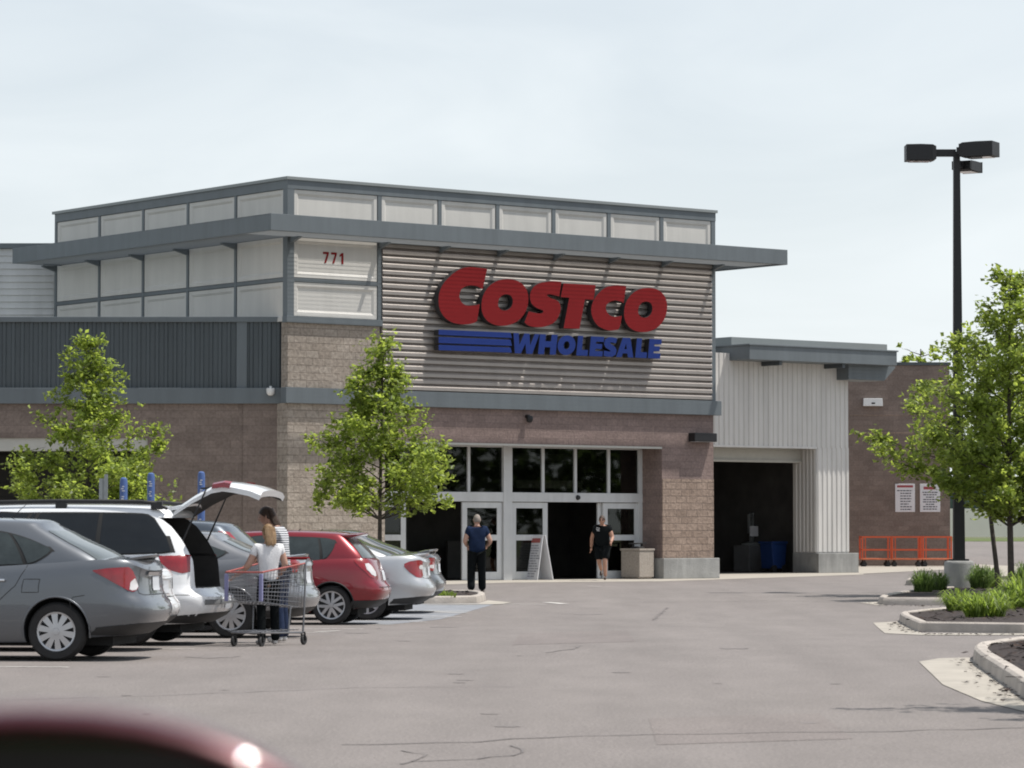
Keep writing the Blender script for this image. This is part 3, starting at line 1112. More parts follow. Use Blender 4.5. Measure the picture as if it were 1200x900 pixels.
# ---- left wall (square to the view), parapet and far block
YW = 87.7


def wx(px, Y=None): return (px - 600) / F * (Y or YW)


xr = wx(326)
zo = 3.52
xo0, xo1 = -16.2, wx(173)
m = MB()
m.box(xo1, xr + 0.3, YW, YW + 0.4, 0, Z_BB)
m.box(xo0, xo1, YW, YW + 0.4, 3.87, Z_BB)
m.box(-24, xo0, YW, YW + 0.4, 0, Z_BB)
keep_world(m.build('block_wall', M['block']), store)
m = MB().box(wx(285), xr + 0.2, YW - 0.05, YW + 0.02, 0, Z_BB)
keep_world(m.build('block_pilaster', M['block']), store)
m = MB()
m.box(-24, xr + 0.3, YW - 0.13, YW + 0.35, Z_BB, Z_BT)
keep_world(m.build('trim_band', M['slate'], bevel=0.01), store)
m = MB()
m.box(-24, xr + 0.2, YW - 0.10, YW + 0.4, Z_SILB + 0.03, Z_SIL)
keep_world(m.build('coping', M['slate'], bevel=0.01), store)


def ribs(x0, x1, z0, z1, y, pitch, depth, top=0.45, slope=0.12):
    """vertical trapezoid ribs, facing -y"""
    row = []
    x = x0
    while x < x1 - 1e-6:
        for fx, d in ((0, 0), (0.5 - top / 2 - slope, 0), (0.5 - top / 2, -depth), (0.5 + top / 2, -depth), (0.5 + top / 2 + slope, 0)):
            xx = x + fx * pitch
            if xx < x1: row.append((xx, y + d))
        x += pitch
    row.append((x1, y))
    m = MB()
    m.grid([[(a, b, z0) for a, b in row], [(a, b, z1) for a, b in row]])
    m.grid([[(x0, y, z0), (x1, y, z0)], [(x0, y + 0.06, z0), (x1, y + 0.06, z0)]])
    return m


m = ribs(-24, wx(277), Z_BT, Z_SILB + 0.03, YW, 0.24, 0.035, 0.3, 0.1)
m.box(-24, xr + 0.3, YW + 0.02, YW + 0.3, Z_BT, Z_SILB + 0.03)
keep_world(m.build('ribbed_parapet', M['slate_dark']), store)
m = ribs(wx(289), xr + 0.25, Z_BT, Z_SILB + 0.03, YW - 0.02, 0.24, 0.035, 0.3, 0.1)
keep_world(m.build('ribbed_parapet', M['slate_dark']), store)
m = MB().box(wx(277), wx(289), YW - 0.06, YW + 0.02, Z_BT, Z_SILB + 0.03)
keep_world(m.build('corner_trim', M['slate']), store)
m = MB().box(xo0, xo1, YW + 0.06, YW + 0.3, zo, 3.87)
keep_world(m.build('door_header', M['beige'], bevel=0.01), store)
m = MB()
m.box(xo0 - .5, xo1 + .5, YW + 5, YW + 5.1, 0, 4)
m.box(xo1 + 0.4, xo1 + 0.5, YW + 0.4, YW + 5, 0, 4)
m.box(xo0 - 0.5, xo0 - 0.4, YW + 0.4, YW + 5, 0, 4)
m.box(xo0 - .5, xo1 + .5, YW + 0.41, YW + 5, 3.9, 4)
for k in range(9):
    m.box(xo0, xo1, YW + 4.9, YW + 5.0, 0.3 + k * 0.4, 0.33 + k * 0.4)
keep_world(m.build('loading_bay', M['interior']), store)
m = MB().box(-24, xr, YW + 0.4, 98, 6.75, 6.85)
keep_world(m.build('flat_roof', M['cap']), store)
# upper block with lap siding
yb = CORNER.y + VD.y * VLEN + 0.25
xb = CORNER.x + VD.x * VLEN - 0.02
m = MB()
z = 6.8
zt = 1.37 + (623 - 291) * yb / F
prof = []
while z < zt:
    prof += [(-0.012, z), (-0.045, z + 0.008), (-0.006, min(z + 0.19, zt))]
    z += 0.195
m.grid([[(-26, yb + d, zz), (xb, yb + d, zz)] for d, zz in prof])
m.box(-26, xb + 3, yb + 0.02, yb + 12, 5, zt)
keep_world(m.build('lap_siding', M['lap']), store)
m = MB().box(-26.1, xb + 0.02, yb - 0.12, yb + 12.1, zt, zt + 0.16)
keep_world(m.build('coping', M['slate'], bevel=0.01), store)

# ---- right: pale ribbed tyre bay, parallel to the tower front
BB = Vector((10.08, 108.8, 0))
bay_c = BB.copy()
bu = lambda px, v=0.0: ux(px, v, BB)
b0, b1, bR = bu(800), bu(957), bu(994.5)
zbo = tf(940, 524, 0, BB)[1]
zbt = 7.15
bayM = Matrix.Translation(BB) @ Matrix.Rotation(TA, 4, 'Z')


def bay_part(o):
    o.parent = store
    o.matrix_parent_inverse = WM[store].inverted() @ bayM
    return o


m = ribs(b0, bR, zbo, zbt, 0.0, 0.215, 0.03)
m.box(b0, bR, 0.02, 0.3, zbo, zbt)
m2 = ribs(b1, bR, 0.70, zbo, 0.0, 0.215, 0.03)
m.add(m2.v, m2.f)
m.box(b1 + 0.01, bR, 0.02, 1.15, 0.0, zbo)
m.box(bR - 0.02, bR + 0.001, 0.3, 12, 0, zbt)
n = 6
for k in range(n):                       # ribs on the jamb
    y = 0.03 + k * 0.18
    m.add([(b1, y, 0.7), (b1 - 0.025, y + 0.03, 0.7), (b1 - 0.025, y + 0.09, 0.7), (b1, y + 0.12, 0.7),
           (b1, y, zbo), (b1 - 0.025, y + 0.03, zbo), (b1 - 0.025, y + 0.09, zbo), (b1, y + 0.12, zbo)],
          [(0, 1, 5, 4), (1, 2, 6, 5), (2, 3, 7, 6)])
bay_part(m.build('ribbed_bay_wall', M['ribbed']))
m = MB().box(b1 - 0.05, bR + 0.32, -0.14, 1.12, 0, 0.66)
bay_part(m.build('bay_plinth', M['concrete_grey'], bevel=0.02))
m = MB().box(b0, b1, -0.035, 0.1, zbo - 0.05, zbo + 0.02)
bay_part(m.build('lintel_angle', M['ribbed']))
m = MB().box(b0, b1 + 0.02, 0.75, 0.95, zbo - 0.5, zbo + 0.2)
m.box(b0, b1 + 0.02, 0.70, 0.75, zbo - 0.5, zbo - 0.42)
bay_part(m.build('roller_door_header', M['beige'], bevel=0.01))
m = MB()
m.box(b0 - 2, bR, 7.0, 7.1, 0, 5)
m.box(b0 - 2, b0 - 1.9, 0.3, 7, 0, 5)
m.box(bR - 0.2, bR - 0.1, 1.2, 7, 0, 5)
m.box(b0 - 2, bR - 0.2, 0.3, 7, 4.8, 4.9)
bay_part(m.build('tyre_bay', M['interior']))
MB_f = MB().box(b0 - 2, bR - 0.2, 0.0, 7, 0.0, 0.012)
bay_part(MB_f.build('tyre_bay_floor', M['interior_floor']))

# bay canopy: slab with deep fascia turned like the tower
VC = -1.0
cu0, cu1 = bu(879, VC), bu(1052, VC)
zc1 = tf(879, 404.5, VC, BB)[1]
zc0 = tf(879, 421, VC, BB)[1]
m = MB().box(cu0, cu1, VC, 7.0, zc0, zc1)
m.box(cu0 - 0.04, cu1 + 0.04, VC - 0.04, 7.04, zc1, zc1 + 0.05)
can = bay_part(m.build('bay_canopy', M['slate'], bevel=0.008))
m = MB().box(cu0 + 1.0, bu(993, 3.0), 1.0, 8.0, zc1 + 0.05, zc1 + 0.40)
bay_part(m.build('roof_parapet', M['cap'], bevel=0.01))
for px in (918, 992):
    uu = bu(px, VC)
    m = MB().box(uu - 0.06, uu + 0.06, VC + 0.1, 0, zc0 - 0.14, zc0)
    bay_part(m.build('canopy_beam', M['slate_dark']))
v5 = -0.6
ua, ub_, uc = bu(995, v5), bu(1050, v5), bu(1037, v5)
m = MB().prism([(ua, zc0 - 0.5), (uc, zc0 - 0.5), (ub_, zc0 - 0.05), (ub_, zc0), (ua, zc0)], v5, v5 + 1.2, lambda a, b, d: (a, d, b))
for k in range(4):
    m.box(ua, uc, v5 - 0.015, v5, zc0 - 0.48 + 0.115 * k, zc0 - 0.48 + 0.115 * k + 0.06)
bay_part(m.build('lower_fascia', M['slate']))

# ---- right block wall square to the view
YR = 131.0
x0, x1 = wx(990, YR) - 4, wx(1113, YR)
zt2 = 1.37 + (623 - 428) * YR / F
m = MB().box(x0, x1, YR, YR + 30, 0, zt2)
keep_world(m.build('block_wall', M['block']), store)
m = MB().box(x0 - .1, x1 + 0.06, YR - 0.06, YR + 30.1, zt2, zt2 + 0.12)
keep_world(m.build('coping', M['slate_dark']), store)
m = MB().box(wx(996, YR), x1 + 0.004, YR - 0.012, YR, zt2 - 2.02, zt2 - 1.97)
m.box(wx(996, YR), x1 + 0.004, YR - 0.012, YR, zt2 - 2.72, zt2 - 2.67)
keep_world(m.build('course_line', M['stone_warm']), store)
m = MB().box(-20, x0 + 2, 119, 155, 0, 6.9)
keep_world(m.build('rear_block', M['block']), store)


# ------------------------------------------------------------------ signs on the store
def smooth_closed(pts, n=6):
    P = [Vector(p) for p in pts]
    L = len(P)
    out = []
    for i in range(L):
        p0, p1, p2, p3 = P[i - 1], P[i], P[(i + 1) % L], P[(i + 2) % L]
        for k in range(n):
            t = k / n
            out.append(0.5 * ((2 * p1) + (-p0 + p2) * t + (2 * p0 - 5 * p1 + 4 * p2 - p3) * t * t + (-p0 + 3 * p1 - 3 * p2 + p3) * t ** 3))
    return out


def corner_smooth(pts, n=5):
    """pts: (x,y,'c' for corner or 's' for smooth) -> polyline with catmull between, sharp at corners"""
    L = len(pts)
    out = []
    for i in range(L):
        p1, p2 = Vector(pts[i][:2]), Vector(pts[(i + 1) % L][:2])
        p0 = Vector(pts[i - 1][:2]) if pts[i][2] == 's' else p1
        p3 = Vector(pts[(i + 2) % L][:2]) if pts[(i + 1) % L][2] == 's' else p2
        if pts[i][2] == 'c' and pts[(i + 1) % L][2] == 'c':
            out.append(p1)
            continue
        for k in range(n):
            t = k / n
            out.append(0.5 * ((2 * p1) + (-p0 + p2) * t + (2 * p0 - 5 * p1 + 4 * p2 - p3) * t * t + (-p0 + 3 * p1 - 3 * p2 + p3) * t ** 3))
    return out


sign = empty('store_sign', CORNER + UD * ux(640) + VD * (-0.1) + Vector((0, 0, 5.7)), TA)
tag(sign, 'big store sign of bold red letters over smaller blue letters and three blue bars', 'sign')
SU0 = ux(640)
VSG0, VSG1 = -0.24, -0.03        # front and back of the letters in sign space (sign plane is at v=-0.1)


def to_sign(px, py):
    u, z = tf(px, py, -0.34)
    return (u - SU0, z - 5.7)


def solid_letter(name, outer, holes, mat, z_front=VSG0, z_back=VSG1):
    """outline(s) in sign coordinates -> extruded letter with dark sides"""
    bm = bmesh.new()
    loops = []
    for lp in [outer] + holes:
        vs = [bm.verts.new((p[0], z_front, p[1])) for p in lp]
        es = [bm.edges.new((vs[i], vs[(i + 1) % len(vs)])) for i in range(len(vs))]
        loops.append(es)
    bmesh.ops.triangle_fill(bm, use_beauty=True, use_dissolve=False, edges=[e for l in loops for e in l], normal=(0, -1, 0))
    front = list(bm.faces)
    for f in front:
        f.material_index = 0
        if f.normal.y > 0: f.normal_flip()
    r = bmesh.ops.extrude_face_region(bm, geom=front)
    back = [g for g in r['geom'] if isinstance(g, bmesh.types.BMVert)]
    for v in back: v.co.y = z_back
    fr_set = set(front)
    for f in bm.faces:
        if f not in fr_set: f.material_index = 1
    bmesh.ops.recalc_face_normals(bm, faces=bm.faces)
    for f in bm.faces:
        ctr = f.calc_center_median()
        f.material_index = 0 if abs(ctr.y - z_front) < 1e-4 else 1
    me = bpy.data.meshes.new(name)
    bm.to_mesh(me)
    bm.free()
    me.materials.append(M[mat])
    me.materials.append(M['sign_side'])
    o = bpy.data.objects.new(name, me)
    COL.objects.link(o)
    o.parent = sign
    return o


def c1(x, y): return to_sign(505 + x / 7.5, 305 + y / 7.5)
def c2(x, y): return to_sign(635 + x / 7.5, 320 + y / 7.5)


def ell(cx, cy, rx, ry, fn, shear=0.12, n=40, p=2.15):
    out = []
    for k in range(n):
        q = 2 * math.pi * k / n
        cc, ss = math.cos(q), math.sin(q)
        x = abs(cc) ** (2 / p) * math.copysign(1, cc) * rx
        y = abs(ss) ** (2 / p) * math.copysign(1, ss) * ry
        out.append(fn(cx + x - y * shear, cy + y))
    return out


Cpts = [(495, 75, 'c'), (440, 67, 's'), (320, 60, 's'), (230, 92, 's'), (150, 158, 's'), (95, 230, 's'), (68, 320, 's'), (75, 420, 's'), (115, 495, 's'), (180, 543, 's'), (260, 562, 's'), (340, 560, 's'),
        (398, 540, 's'), (410, 505, 's'), (430, 385, 'c'), (390, 394, 's'), (320, 398, 's'), (275, 375, 's'), (252, 330, 's'), (256, 280, 's'), (285, 240, 's'), (340, 222, 's'), (400, 228, 's'), (455, 252, 'c')]
solid_letter('red_letter', [c1(*p) for p in corner_smooth(Cpts)], [], 'red_sign')
solid_letter('red_letter', ell(650, 370, 205, 206, c1), [ell(655, 370, 64, 71, c1)[::-1]], 'red_sign')
Spts = [(1148, 190, 'c'), (1060, 184, 's'), (960, 200, 's'), (898, 240, 's'), (870, 310, 's'), (885, 380, 's'), (930, 418, 's'), (988, 446, 's'), (955, 468, 's'), (860, 448, 'c'), (822, 545, 'c'), (860, 575, 's'), (930, 588, 's'), (1010, 580, 's'),
        (1085, 545, 's'), (1128, 480, 's'), (1140, 410, 's'), (1115, 358, 's'), (1055, 332, 's'), (1018, 308, 's'), (1050, 300, 's'), (1128, 318, 'c')]
solid_letter('red_letter', [c1(*p) for p in corner_smooth(Spts)], [], 'red_sign')
Tpts = [(190, 90), (472, 105), (455, 236), (378, 231), (330, 490), (190, 485), (240, 216), (165, 211)]
solid_letter('red_letter', [c2(*p) for p in Tpts], [], 'red_sign', VSG0 - 0.004)
C2 = [(742, 115, 'c'), (700, 110, 's'), (640, 108, 's'), (555, 130, 's'), (480, 200, 's'), (437, 290, 's'), (442, 380, 's'), (490, 460, 's'), (570, 500, 's'), (640, 502, 's'), (682, 482, 's'), (704, 375, 'c'),
      (640, 384, 's'), (590, 365, 's'), (562, 310, 's'), (582, 265, 's'), (640, 240, 's'), (690, 250, 's'), (718, 264, 'c')]
solid_letter('red_letter', [c2(*p) for p in corner_smooth(C2)], [], 'red_sign')
solid_letter('red_letter', ell(911, 324, 188, 195, c2), [ell(908, 321, 62, 71, c2)[::-1]], 'red_sign', VSG0 - 0.004)
for (ya, yb2, yc, yd) in ((609, 655, 640, 683), (672, 727, 702, 752), (742, 790, 770, 812)):
    solid_letter('blue_bar', [c1(68, ya), c1(700, yc - 4), c1(712, yd), c1(68, yb2)], [], 'blue_sign')


def text_mesh(ch, offset=0.0, shear=0.0, ext=0.1, res=4):
    cu = bpy.data.curves.new('t', 'FONT')
    cu.body = ch
    cu.size = 1
    cu.offset = offset
    cu.shear = shear
    cu.extrude = ext
    cu.resolution_u = res
    to = bpy.data.objects.new('t', cu)
    COL.objects.link(to)
    bpy.context.view_layer.update()
    dg = bpy.context.evaluated_depsgraph_get()
    me = bpy.data.meshes.new_from_object(to.evaluated_get(dg))
    bpy.data.objects.remove(to)
    return me


WL = [('W', 600, 632), ('H', 631, 653.2), ('O', 653, 675.4), ('L', 675.8, 690.5), ('E', 691, 708), ('S', 707, 724), ('A', 722.5, 744.2), ('L', 744.8, 759.6), ('E', 759.8, 775.5)]
# letters of the lower line: block outlines on a unit square, x right, y up
GL = {
    'W': [[(0, 1), (.20, 1), (.27, .42), (.42, 1), (.62, 1), (.68, .42), (.82, 1), (1, 1), (.80, 0), (.57, 0), (.50, .5), (.36, 0), (.13, 0)]],
    'H': [[(0, 0), (.34, 0), (.34, .36), (.66, .36), (.66, 0), (1, 0), (1, 1), (.66, 1), (.66, .66), (.34, .66), (.34, 1), (0, 1)]],
    'L': [[(0, 0), (1, 0), (1, .3), (.45, .3), (.45, 1), (0, 1)]],
    'E': [[(0, 0), (1, 0), (1, .27), (.43, .27), (.43, .38), (.9, .38), (.9, .63), (.43, .63), (.43, .74), (1, .74), (1, 1), (0, 1)]],
    'A': [[(0, 0), (.32, 0), (.37, .2), (.63, .2), (.68, 0), (1, 0), (.72, 1), (.28, 1)], [(.43, .42), (.5, .72), (.57, .42)]],
    'S': [[(.06, .04), (.3, 0), (.7, 0), (.95, .12), (1, .35), (.85, .52), (.45, .68), (.5, .74), (.9, .70), (.95, .95), (.6, 1), (.28, .99), (.05, .86), (.0, .64), (.15, .46), (.55, .31), (.5, .26), (.05, .31)]],
}
for ch, pa, pb in WL:
    yt = 390.0 + (pa - 600) * (397.6 - 390.0) / 175
    ybm = 413.8 + (pa - 600) * (420.3 - 413.8) / 175
    a = to_sign(pa, ybm)
    b = to_sign(pb, ybm + (pb - pa) * 0.037)
    t = to_sign(pa, yt)
    Hh = t[1] - a[1]
    wd = b[0] - a[0]
    sh_ = 0.16
    base = a[0] - 0.02

    def put(p, base=base, wd=wd, Hh=Hh, z=a[1]): return (base + p[0] * (wd - sh_ * Hh * .5) + sh_ * Hh * p[1] * 0.8, z + p[1] * Hh)
    if ch == 'O':
        o_ = [(0.5 + 0.5 * math.cos(q), 0.5 + 0.5 * math.sin(q)) for q in [2 * math.pi * k / 28 for k in range(28)]]
        i_ = [(0.5 + 0.16 * math.cos(q), 0.5 + 0.2 * math.sin(q)) for q in [2 * math.pi * k / 20 for k in range(20)]]
        solid_letter('blue_letter', [put(p) for p in o_], [[put(p) for p in i_][::-1]], 'blue_sign')
    else:
        g = GL[ch]
        solid_letter('blue_letter', [put(p) for p in g[0]], [[put(p) for p in h] for h in g[1:]], 'blue_sign', VSG0 - (0.004 if ch in 'HLA' else 0))

# street number
num = empty('street_number', CORNER + UD * ux(378) + VD * 0.02 + Vector((0, 0, tf(378, 308)[1])), TA)
tag(num, 'red street number 771 fixed to a pale metal panel near the tower corner', 'number')
zb_, zt_ = tf(392, 308.5)[1], tf(392, 295.5)[1]
hh = zt_ - zb_
for i, ch in enumerate('771'):
    poly = {'7': [(0, 1), (1, 1), (1, .84), (.52, 0), (.2, 0), (.66, .80), (0, .80)], '1': [(.40, 0), (.75, 0), (.75, 1), (.48, 1), (.1, .80), (.1, .62), (.40, .74)]}[ch]
    m = MB().prism([(i * .262 + a * .185, b * hh) for a, b in poly], -.02, .0, lambda a, b, d: (a, d, b))
    m.build('digit', M['red_sign'], num)

# security cameras, lights, notices
t0 = empty('security_camera', at(317, 458, YW - 0.2))
tag(t0, 'white dome security camera on the grey band near the tower corner', 'camera')
MB().lathe([(0.0, -0.13), (0.06, -0.12), (0.105, -0.07), (0.115, 0.0), (0.115, 0.06), (0.10, 0.075), (0, 0.075)], n=20).build('dome', M['white_plastic'], t0, smooth=True)
MB().box(-0.03, 0.03, 0.0, 0.22, 0.06, 0.13).build('mount', M['white_plastic'], t0, bevel=0.01)
u, z = tf(617, 491)
t0 = empty('security_camera', CORNER + UD * u + Vector((0, 0, z)), TA)
tag(t0, 'small black dome camera under the band above the entrance', 'camera')
MB().lathe([(0.0, -0.11), (0.06, -0.10), (0.09, -0.05), (0.095, 0.0), (0.095, 0.05), (0.08, 0.08), (0, 0.08)], n=20, c=(0, -0.14, 0)).build('dome', M['black'], t0, smooth=True)
MB().box(-0.04, 0.04, -0.12, 0.02, 0.03, 0.12).build('mount', M['black'], t0, bevel=0.01)
u0, z0 = tf(807, 517.5)
u1, z1 = tf(833, 508)
t0 = empty('wall_light', CORNER + UD * u0 + Vector((0, 0, z0)), TA)
tag(t0, 'black box wall light on the right entrance pier', 'wall light')
MB().box(0, u1 - u0, -0.28, 0.012, 0, z1 - z0).build('housing', M['black'], t0, bevel=0.02)
MB().box(0.04, u1 - u0 - 0.04, -0.24, -0.03, -0.012, 0.0).build('lens', M['lens_clear'], t0)
a, b = at(1011, 476, YR), at(1034, 467, YR)
t0 = empty('wall_light', (a.x, YR, a.z))
tag(t0, 'white flat box light on the right brown block wall under the canopy', 'wall light')
MB().prism([(0, 0), (b.x - a.x, 0), (b.x - a.x - 0.02, b.z - a.z), (0.02, b.z - a.z)], -0.22, -0.005, lambda p, q, d: (p, d, q)).build('housing', M['white_plastic'], t0, bevel=0.015)
MB().box((b.x - a.x) * 0.42, (b.x - a.x) * 0.6, -0.232, -0.222, 0.08, 0.14).build('lens', M['black'], t0)

for i, (pa, pb, lab) in enumerate(((1049, 1072, 'white notice board on brown wall with a red heading and left aligned lines'), (1078, 1101.5, 'white notice board on brown wall beside the leaves with centred dark lines'))):
    a, b = at(pa, 600, YR), at(pb, 567, YR)
    t0 = empty('notice_board', (a.x, YR, a.z))
    tag(t0, lab, 'sign')
    W_, H_ = b.x - a.x, b.z - a.z
    MB().box(0, W_, -0.04, -0.004, 0, H_).build('board', M['sign_white'], t0, bevel=0.015)
    m = MB()
    m.box(0.1 * W_, 0.9 * W_, -0.046, -0.042, 0.87 * H_, 0.95 * H_) if i == 0 else m.box(0.18 * W_, 0.75 * W_, -0.046, -0.042, 0.80 * H_, 0.90 * H_)
    m.build('heading', M['ink_red'], t0)
    m = MB()
    random.seed(i + 3)
    for k in range(8):
        zz = (0.74 - 0.095 * k) * H_ if i == 0 else (0.68 - 0.085 * k) * H_
        if zz < 0.04: break
        ln = random.uniform(0.25, 0.6) * W_ if i == 0 else random.uniform(0.35, 0.75) * W_
        if k == 0: ln = 0.75 * W_
        xs0 = (0.26 if k else 0.1) * W_ if i == 0 else (W_ - ln) / 2
        x = xs0
        while x < xs0 + ln:                     # word-like dashes
            wl = random.uniform(0.05, 0.14)
            m.box(x, min(x + wl, xs0 + ln), -0.046, -0.042, zz, zz + 0.035 * H_)
            x += wl + 0.025
    m.build('lettering', M['ink'], t0)


# ------------------------------------------------------------------ cars
def densify(tab, i0, i1, n):
    out = tab[:i0]
    for k in range(i1 - i0):
        a, b = tab[i0 + k], tab[i0 + k + 1]
        for j in range(n):
            t = j / n
            out.append((a[0] + (b[0] - a[0]) * t, a[1] + (b[1] - a[1]) * t))
    return out + tab[i1:]


LOOP_B = [(0, 0), (.001, .2), (.003, .4), (.006, .56), (.011, .70), (.019, .81), (.030, .89), (.046, .945), (.068, .978), (.10, .995), (.15, 1), (.85, 1), (.89, .99), (.92, .965), (.945, .92), (.965, .84), (.98, .72), (.991, .55), (.997, .32), (1, 0)]
LOOP_B = densify(LOOP_B, 10, 11, 34)
LOOP_G = [(0, 0), (.002, .25), (.006, .45), (.012, .62), (.020, .76), (.032, .87), (.048, .94), (.07, .98), (.10, 1), (.88, 1), (.915, .98), (.94, .94), (.96, .87), (.975, .76), (.987, .6), (.995, .4), (.999, .2), (1, 0)]
LOOP_G = densify(LOOP_G, 8, 9, 22)
TAPER = [(0, .94), (.1, .965), (.25, .99), (.5, 1), (.8, .985), (1, .93)]
WS = [(0, .90), (.08, .945), (.25, .985), (.45, 1.0), (.62, .995), (.74, .985), (.88, .96), (.96, .93), (1, .895)]
SLV = [0, .06, .12, .2, .28, .34, .4, .46, .52, .58, .66, .74, .82, .9, .95, 1]


def bool_cut(me, cutters):
    o = bpy.data.objects.new('tmp', me)
    COL.objects.link(o)
    tmp = [o]
    for cm in cutters:
        c = bpy.data.objects.new('cut', cm)
        COL.objects.link(c)
        tmp.append(c)
        md = o.modifiers.new('b', 'BOOLEAN')
        md.operation = 'DIFFERENCE'
        md.solver = 'EXACT'
        md.object = c
    bpy.context.view_layer.update()
    dg = bpy.context.evaluated_depsgraph_get()
    res = bpy.data.meshes.new_from_object(o.evaluated_get(dg))
    for t in tmp: bpy.data.objects.remove(t)
    return res


def closed_mesh(rows, cap_rows, mirror=True):
    """rows: list of half loops (y>=0) from bottom to top; cap_rows adds a crowned lid; returns closed mesh"""
    bm = bmesh.new()

    def full(half): return [Vector(p) for p in half] + [Vector((p[0], -p[1], p[2])) for p in reversed(half[1:-1])]
    vr = [[bm.verts.new(p) for p in full(r)] for r in rows]
    n = len(vr[0])
    for a, b in zip(vr, vr[1:]):
        for j in range(n):
            k = (j + 1) % n
            bm.faces.new((a[j], a[k], b[k], b[j]))
    bm.faces.new(list(reversed(vr[0])))
    # lid
    half = rows[-1]
    m = len(half)
    cols = 9
    prev = None
    for i in range(m):
        L = vr[-1][i]
        Rr = vr[-1][(n - i) % n]
        if i in (0, m - 1):
            row = [L] * cols
        else:
            row = [L]
            for c in range(1, cols - 1):
                t = c / (cols - 1)
                y = half[i][1] * (1 - 2 * t)
                z = half[i][2] + cap_rows(half[i][0]) * (1 - (1 - 2 * t) ** 2) * min(1, (half[i][1] / max(1e-6, max(h[1] for h in half))) ** 1.0)
                row.append(bm.verts.new((half[i][0], y, z)))
            row.append(Rr)
        if prev:
            for c in range(cols - 1):
                q = [prev[c], prev[c + 1], row[c + 1], row[c]]
                u = []
                for v in q:
                    if v not in u: u.append(v)
                if len(u) >= 3:
                    try: bm.faces.new(u)
                    except ValueError: pass
        prev = row
    bmesh.ops.recalc_face_normals(bm, faces=bm.faces)
    me = bpy.data.meshes.new('closed')
    bm.to_mesh(me)
    bm.free()
    return me


def cyl_mesh(x, z, r, y0, y1, n=40):
    m = MB()
    P = [(x + r * math.cos(2 * math.pi * k / n), z + r * math.sin(2 * math.pi * k / n)) for k in range(n)]
    m.prism(P, y0, y1, lambda a, b, d: (a, d, b))
    me = bpy.data.meshes.new('cyl')
    me.from_pydata(m.v, [], m.f)
    bm = bmesh.new()
    bm.from_mesh(me)
    bmesh.ops.recalc_face_normals(bm, faces=bm.faces)
    bm.to_mesh(me)
    bm.free()
    return me


def box_mesh(x0, x1, y0, y1, z0, z1, skew=0.0):
    m = MB().box(x0, x1, y0, y1, z0, z1)
    m.v = [(x + (skew if z > (z0 + z1) / 2 else 0), y, z) for x, y, z in m.v]
    me = bpy.data.meshes.new('bx')
    me.from_pydata(m.v, [], m.f)
    bm = bmesh.new()
    bm.from_mesh(me)
    bmesh.ops.recalc_face_normals(bm, faces=bm.faces)
    bm.to_mesh(me)
    bm.free()
    return me


def make_wheel(name, r, wd, rr, style, parent, loc, side):
    """side +1 = outer face towards +y"""
    t = MB()
    h = wd / 2
    t.lathe([(rr - 0.01, -h * .8), (rr + .015, -h), (r - .03, -h), (r - .006, -h * .72), (r, -h * .3), (r, h * .3), (r - .006, h * .72), (r - .03, h), (rr + .015, h), (rr - .005, h * .8), (rr - .01, -h * .8)], axis='y', n=40)
    o = t.build(name, M['tyre'], parent, smooth=True, angle=40)
    o.location = loc
    m = MB()
    s = side
    f = lambda q: s * q
    m.lathe([(rr - 0.025, f(h * .3)), (rr - 0.02, f(h * .86)), (rr - .002, f(h * .92)), (rr + .004, f(h * .84))], axis='y', n=40, mi=0)
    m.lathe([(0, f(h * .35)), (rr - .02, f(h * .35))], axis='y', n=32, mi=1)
    m.lathe([(0, f(h * .98)), (.035, f(h * .97)), (.045, f(h * .85)), (.05, f(h * .5))], axis='y', n=20, mi=0)
    n, wi, wo = {'ten': (10, .040, .070), 'five': (5, .055, .075), 'six': (6, .05, .08), 'seven': (7, .036, .06)}[style]
    for k in range(n):
        q = 2 * math.pi * k / n + .2
        d = Vector((math.cos(q), 0, math.sin(q)))
        p = Vector((-math.sin(q), 0, math.cos(q)))
        if style in ('five',):
            pairs = [(-.5, -.75), (.5, .75)]
        else:
            pairs = [(0, 0)]
        for pa, pb in pairs:
            c0 = d * .035 + p * (pa * wi)
            c1 = d * (rr - .015) + p * (pb * wo)
            w0, w1 = (wi * (.8 if len(pairs) == 2 else 1)) / 2 * 1.1, (wo * (.6 if len(pairs) == 2 else 1)) / 2
            yo0, yo1, yi = f(h * .93), f(h * .84), f(h * .5)
            vs = [c0 - p * w0 + Vector((0, yo0, 0)), c1 - p * w1 + Vector((0, yo1, 0)), c1 + p * w1 + Vector((0, yo1, 0)), c0 + p * w0 + Vector((0, yo0, 0)),
                  c0 - p * w0 + Vector((0, yi, 0)), c1 - p * w1 + Vector((0, yi, 0)), c1 + p * w1 + Vector((0, yi, 0)), c0 + p * w0 + Vector((0, yi, 0))]
            m.add(vs, [(0, 1, 2, 3), (0, 4, 5, 1), (1, 5, 6, 2), (2, 6, 7, 3), (3, 7, 4, 0)], 0)
    m.build('rim', [M['rim'], M['rim_dark']], o, smooth=True, angle=30)
    return o


